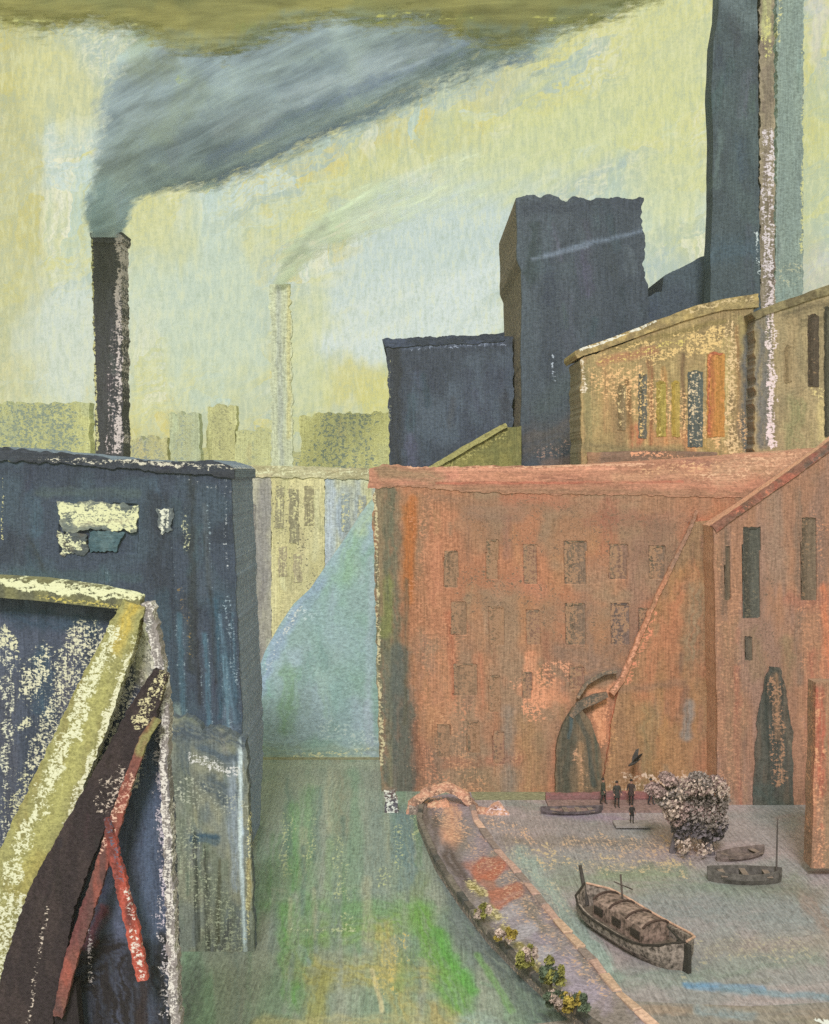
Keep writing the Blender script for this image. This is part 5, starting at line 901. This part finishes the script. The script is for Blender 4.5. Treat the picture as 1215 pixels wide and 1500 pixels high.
def barge():
    a = Vector(gnd(862, 1335)); b = Vector(gnd(1000, 1420)); v = b-a; L = v.length+.5; rz = math.atan2(v.y, v.x); c = (a+b)/2
    t = thing('barge', 'dark weathered barge with cream cabin and leaning bow post, moored in the basin', 'boat', (c.x, c.y, -.02), None, rz)
    hl = L/2
    bmobj('hull', hull_mesh(L, 3.0, .75, .6), simple('tarred_hull', (122, 110, 96), .85, .75, 5), t)
    bm = bmesh.new(); bbox(bm, -hl*.8, hl*.78, -.98, .98, .42, .5); bmobj('deck', bm, simple('worn_deck', (112, 98, 84), .85, .35, 4, KG), t)
    bm = bmesh.new(); n = 8; R = []
    x0, x1 = -hl*.55, hl*.45
    for x in (x0, x1): R.append([bm.verts.new((x, .78*math.cos(math.pi*i/n), .5+.95*min(1, .62+.38*math.sin(math.pi*i/n)) if 0 < i < n else .5)) for i in range(n+1)])
    for i in range(n): bm.faces.new((R[0][i], R[0][i+1], R[1][i+1], R[1][i]))
    bm.faces.new(R[0]); bm.faces.new(R[1]); cb = bmobj('cabin', bm, simple('mauve_cabin', (140, 118, 102), .85, .7, 4, KG), t)
    bm = bmesh.new()
    for k, y_ in ((-1, .8), (1, -.8)):
        pass
    for k in (-1, 1):
        for j in range(3): bm = bmesh.new(); x = x0+.5+j*(x1-x0-1)/2; bbox(bm, x-.32, x+.32, k*.8-.03, k*.8+.03, .72, 1.05); bmobj('window', bm, flatmat((62, 54, 46)), cb if False else t)
    for j in range(4): bm = bmesh.new(); x = x0+(x1-x0)*j/3; [rod(bm, (x, .8*math.cos(math.pi*i/8), .53+.97*(.62+.38*math.sin(math.pi*i/8))), (x, .8*math.cos(math.pi*(i+1)/8), .53+.97*(.62+.38*math.sin(math.pi*(i+1)/8))), .05) for i in range(1, 7)]; bmobj('hoop', bm, flatmat((70, 54, 46)), t)
    for s_ in (-1, 1):
        bm = bmesh.new()
        for j in range(12):
            ta, tb = -1+j/6, -1+(j+1)/6; w = lambda q: 1.5*(1-abs(q)**4.3)**.7+.04
            rod(bm, (ta*hl, s_*w(ta), .8+.55*abs(ta)**3), (tb*hl, s_*w(tb), .8+.55*abs(tb)**3), .055)
        bmobj('gunwale', bm, flatmat((50, 44, 38) if s_ < 0 else (186, 150, 122)), t)
    bm = bmesh.new(); rod(bm, (-hl*.96, 0, .3), (-hl*1.12, 0, 2.1), .13, .09); bmobj('bow_post', bm, flatmat((66, 60, 54)), t)
    bm = bmesh.new(); rod(bm, (-hl*.3, .3, 1.3), (-hl*.38, .4, 2.5), .05); rod(bm, (-hl*.5, .35, 2.0), (-hl*.1, .3, 2.15), .03); bmobj('mast', bm, flatmat((80, 70, 62)), t)
    bm = bmesh.new(); bbox(bm, hl*.86, hl*1.06, -.1, .1, -.1, 1.25); rod(bm, (hl*.95, 0, 1.2), (hl*.6, .2, 1.4), .05, .04); bmobj('rudder', bm, flatmat((52, 48, 42)), t)
barge()
def punt(label, px0, py0, px1, py1, wd, h, c, seats=3, mast=False):
    a = Vector(gnd(px0, py0)); b = Vector(gnd(px1, py1)); v = b-a; c_ = (a+b)/2; L = v.length
    t = thing('punt', label, 'boat', (c_.x, c_.y, -.02), 'flat punts moored against the mill walls', math.atan2(v.y, v.x))
    bmobj('hull', hull_mesh(L, wd, h, .18, 14, 1.4), simple('punt_hull', c, .8, .4, 3), t)
    for j in range(seats):
        bm = bmesh.new(); x = -L*.3+j*L*.6/max(1, seats-1); bbox(bm, x-.16, x+.16, -wd*.42, wd*.42, h*.72, h*.8); bmobj('seat', bm, flatmat((128, 112, 96)), t)
    if mast: bm = bmesh.new(); rod(bm, (L*.42, 0, 0), (L*.44, 0, 3.4), .06, .035); bmobj('mast', bm, flatmat((80, 72, 66)), t)
punt('dark low punt with thin mast, below the tall doorway of the gabled mill', 1036, 1290, 1146, 1292, 1.5, .62, (92, 86, 78), 3, True)
punt('dark flat punt lying below the arched doorway of the red mill', 792, 1192, 884, 1190, 1.3, .3, (92, 82, 80), 4)
punt('empty brown punt close under the tall doorway, behind the one with a mast', 1050, 1262, 1120, 1250, 1.3, .35, (112, 98, 88), 2)
def far_quay():
    Y = 72.6; t = thing('landing_stage', 'low pinkish red landing stage where the people stand below the red mill', 'landing stage', W(900, 0, Y)[:2]+(0,))
    gx, gy = grid4((800, 1163), (990, 1160), (990, 1178), (800, 1178), 2); gx, gy = ragged(gx, gy, 1.4, 231, 'tb', 10)
    slab('low_wall', Canvas(gx, gy, (158, 104, 96), KG, [(146, 110, 104)], 231, 30, 10).st([(800, 1175), (880, 1172)], 8, (110, 84, 78), .8, .8), Y, .35, t, dirn='h')
    bm = bmesh.new(); x0, x1 = (800-CX)*Y/F, (990-CX)*Y/F; P = t.location; zt = H-(1164-HY)*Y/F; bbox(bm, x0-P.x, x1-P.x, -2.3, -.02, -.05, .16); bmobj('deck', bm, simple('deck_boards', (150, 124, 112), .85, .3, 4, KG), t)
far_quay()

# ---------------------------------------------------------------- people
def person(label, px, py, z, coat, trouser, hair, rz, pose, hgt=1.72):
    x, y, _ = gnd(px, py, z); t = thing('person', label, 'person', (x, y, z), 'people by the basin', rz)
    s = hgt/1.72; st, arm = pose
    V = []; E = []; R = []
    def v(p, r, par=None):
        V.append(Vector(p)*s); R.append(r*s)
        if par is not None: E.append((par, len(V)-1))
        return len(V)-1
    pel = v((0, 0, .92), .13); wst = v((0, 0, 1.08), .125, pel); ch = v((0, -.01, 1.28), .155, wst); nk0 = v((0, 0, 1.43), .07, ch); nk = v((0, .01, 1.49), .055, nk0); hd = v((0, -.01, 1.58), .085, nk); cr = v((0, 0, 1.66), .08, hd)
    for sd_ in (-1, 1):
        o = st*sd_; hp = v((.09*sd_, 0, .88), .1, pel); kn = v((.1*sd_, -.12*o-.02, .5), .065, hp); an = v((.1*sd_, -.22*o+(.06 if o < 0 else 0), .09), .045, kn); v((.11*sd_, -.22*o-.14, .035), .035, an)
        sh = v((.19*sd_, 0, 1.38), .065, ch); el = v((.25*sd_, .04-arm*.1, 1.12), .05, sh); wr = v((.25*sd_, -.06-arm*.2, .9+arm*.12), .032, el); pm = v((.25*sd_, -.08-arm*.24, .84+arm*.12), .036, wr)
        for f_ in range(4): k = v((.25*sd_+(f_-1.5)*.018, -.09-arm*.27, .79+arm*.12), .009, pm); v((.25*sd_+(f_-1.5)*.018, -.075-arm*.28, .75+arm*.12+.005*abs(f_-1.2)), .008, k)
        th = v((.215*sd_, -.11-arm*.24, .83+arm*.12), .011, pm); v((.21*sd_, -.13-arm*.25, .79+arm*.12), .009, th)
    me = bpy.data.meshes.new('body'); me.from_pydata([tuple(p) for p in V], E, []); o = bpy.data.objects.new('body', me); sc.collection.objects.link(o)
    mo = o.modifiers.new('skin', 'SKIN'); sv = me.skin_vertices[0].data
    for i, r in enumerate(R): sv[i].radius = (r, r*.85 if r > .1*s else r)
    sv[0].use_root = True; su = o.modifiers.new('sub', 'SUBSURF'); su.levels = su.render_levels = 1
    dg = bpy.context.evaluated_depsgraph_get(); dg.update(); nm = bpy.data.meshes.new_from_object(o.evaluated_get(dg)); o.modifiers.clear(); o.data = nm; bpy.data.meshes.remove(me)
    sk, co, tr = simple('skin', (170, 124, 100), .7, .1), flatmat(coat), flatmat(trouser); nm.materials.clear()
    for m_ in (sk, co, tr): nm.materials.append(m_)
    for p in nm.polygons:
        c = p.center/s; p.use_smooth = True; p.material_index = 2 if c.z < .95 and abs(c.x) < .2 else (0 if c.z > 1.45 or (abs(c.x) > .2 and c.z < .92+arm*.12) else 1)
    o.parent = t
    bm = bmesh.new(); bmesh.ops.create_uvsphere(bm, u_segments=12, v_segments=8, radius=.105*s)
    for q in bm.verts: q.co = Vector((q.co.x, q.co.y*1.05+.025*s, max(q.co.z, -.05*s)+1.64*s))
    bmobj('hair', bm, flatmat(hair), t, True)
    bm = bmesh.new(); rows = []
    for zz, rx_, ry_ in ((1.42, .13, .09), (1.34, .2, .135), (1.2, .18, .14), (1.05, .165, .14), (.85, .19, .165), (.66, .215, .19)): rows.append([bm.verts.new((rx_*s*math.cos(2*math.pi*i/14), ry_*s*math.sin(2*math.pi*i/14), zz*s)) for i in range(14)])
    for a, b in zip(rows[:-1], rows[1:]):
        for i in range(14): bm.faces.new((a[i], a[(i+1) % 14], b[(i+1) % 14], b[i]))
    bmobj('coat', bm, co, t, True)
    bm = bmesh.new()
    for dx_, dz_, r_ in ((0, 1.575, .017), (-.032, 1.6, .01), (.032, 1.6, .01)):
        g = bmesh.ops.create_uvsphere(bm, u_segments=6, v_segments=5, radius=r_*s)
        for q in g['verts']: q.co += Vector((dx_*s, -.095*s, dz_*s))
    bmobj('face', bm, sk, t, True)
zt = H-(1164-HY)*72.5/F
K1 = (64, 58, 54)
def on_stage(px): return px
def put(label, px, Yd, z, *a, **k):
    py = HY+(H-z)*F/Yd; person(label, px, py, z, *a, **k)
put('person in dark green coat standing left of the others on the landing stage, turned aside', 884, 71.6, .16, (66, 68, 56), (52, 48, 46), (48, 42, 38), 1.2, (.6, .2))
put('person in a dark coat standing second on the landing stage, facing the water', 904, 70.9, .16, (58, 56, 50), (50, 46, 44), (46, 40, 36), .2, (.2, .3))
put('person in dark brown standing midway on the landing stage beside the pink railing', 925, 71.3, .16, (62, 50, 46), (46, 42, 42), (44, 38, 34), -.3, (.3, .8))
put('person in slate grey leaning beside the blossoming tree on the landing stage', 954, 71.5, .16, (66, 68, 72), (52, 52, 54), (44, 40, 38), .9, (.5, .5))
put('lone person in black standing on a float at the water below the landing stage', 926, 67.6, .22, (46, 42, 40), (40, 38, 36), (40, 36, 34), .1, (.3, .4), hgt=1.2)
def floaty():
    x, y, _ = gnd(926, HY+(H-.2)*F/67.6, .2); t = thing('float', 'small grey timber float on the basin under the lone person in black', 'float', (x, y, 0))
    for i in range(5): bm = bmesh.new(); bbox(bm, -1.1, 1.1, -.62+i*.25, -.4+i*.25, .1, .21); bmobj('plank', bm, flatmat((140, 132, 122)), t)
floaty()
def bird():
    x, y, z = W(930, 1122, 73.2); t = thing('bird', 'dark bird with raised wing flying in front of the red brick mill', 'bird', (x, y, z)); bm = bmesh.new(); R = []
    for i in range(9):
        k = i/8; r = .13*math.sin(math.pi*min(1, k*1.05+.02))**.8+.01; R.append([bm.verts.new((-.45+.9*k, r*.8*math.cos(a), r*math.sin(a)+k*.5)) for a in [j*math.pi/4 for j in range(8)]])
    for a, b in zip(R[:-1], R[1:]):
        for j in range(8): bm.faces.new((a[j], a[(j+1) % 8], b[(j+1) % 8], b[j]))
    bm.faces.new(R[0][::-1]); bm.faces.new(R[-1]); bmobj('body', bm, flatmat((70, 66, 60)), t, True)
    for s_ in (-1, 1):
        bm = bmesh.new(); P = [(.12, .02*s_, .3), (-.2, .02*s_, .12), (-.1, .3*s_, .5), (.2, .62*s_, .9), (.42, .66*s_, 1.0), (.3, .3*s_, .62)]; lo = [bm.verts.new(p) for p in P]; hi = [bm.verts.new((a, b, c+.03)) for a, b, c in P]
        bm.faces.new(lo[::-1]); bm.faces.new(hi)
        for i in range(6): bm.faces.new((lo[i], lo[(i+1) % 6], hi[(i+1) % 6], hi[i]))
        bmobj('wing', bm, flatmat((62, 58, 54)), t)
bird()

# ---------------------------------------------------------------- smoky air
HAZE = 0.00038
if HAZE:
    bm = bmesh.new(); bbox(bm, -750, 750, -40, 760, -1.1, 128); me = bpy.data.meshes.new('haze'); bmesh.ops.recalc_face_normals(bm, faces=bm.faces); bm.to_mesh(me); bm.free()
    m = bpy.data.materials.new('haze'); m.use_nodes = True; t = m.node_tree; t.nodes.clear(); v = t.nodes.new('ShaderNodeVolumePrincipled'); v.inputs['Color'].default_value = (.86, .88, .72, 1); v.inputs['Density'].default_value = HAZE
    o_ = t.nodes.new('ShaderNodeOutputMaterial'); t.links.new(v.outputs[0], o_.inputs['Volume']); me.materials.append(m)
    hz = bpy.data.objects.new('haze', me); sc.collection.objects.link(hz); hz['kind'] = 'stuff'; hz['label'] = 'thin yellow green smoky air over the town'
sc.cycles.use_denoising = False
sc.cycles.volume_bounces = 0; sc.cycles.max_bounces = 5; sc.cycles.diffuse_bounces = 3; sc.cycles.volume_step_rate = 10
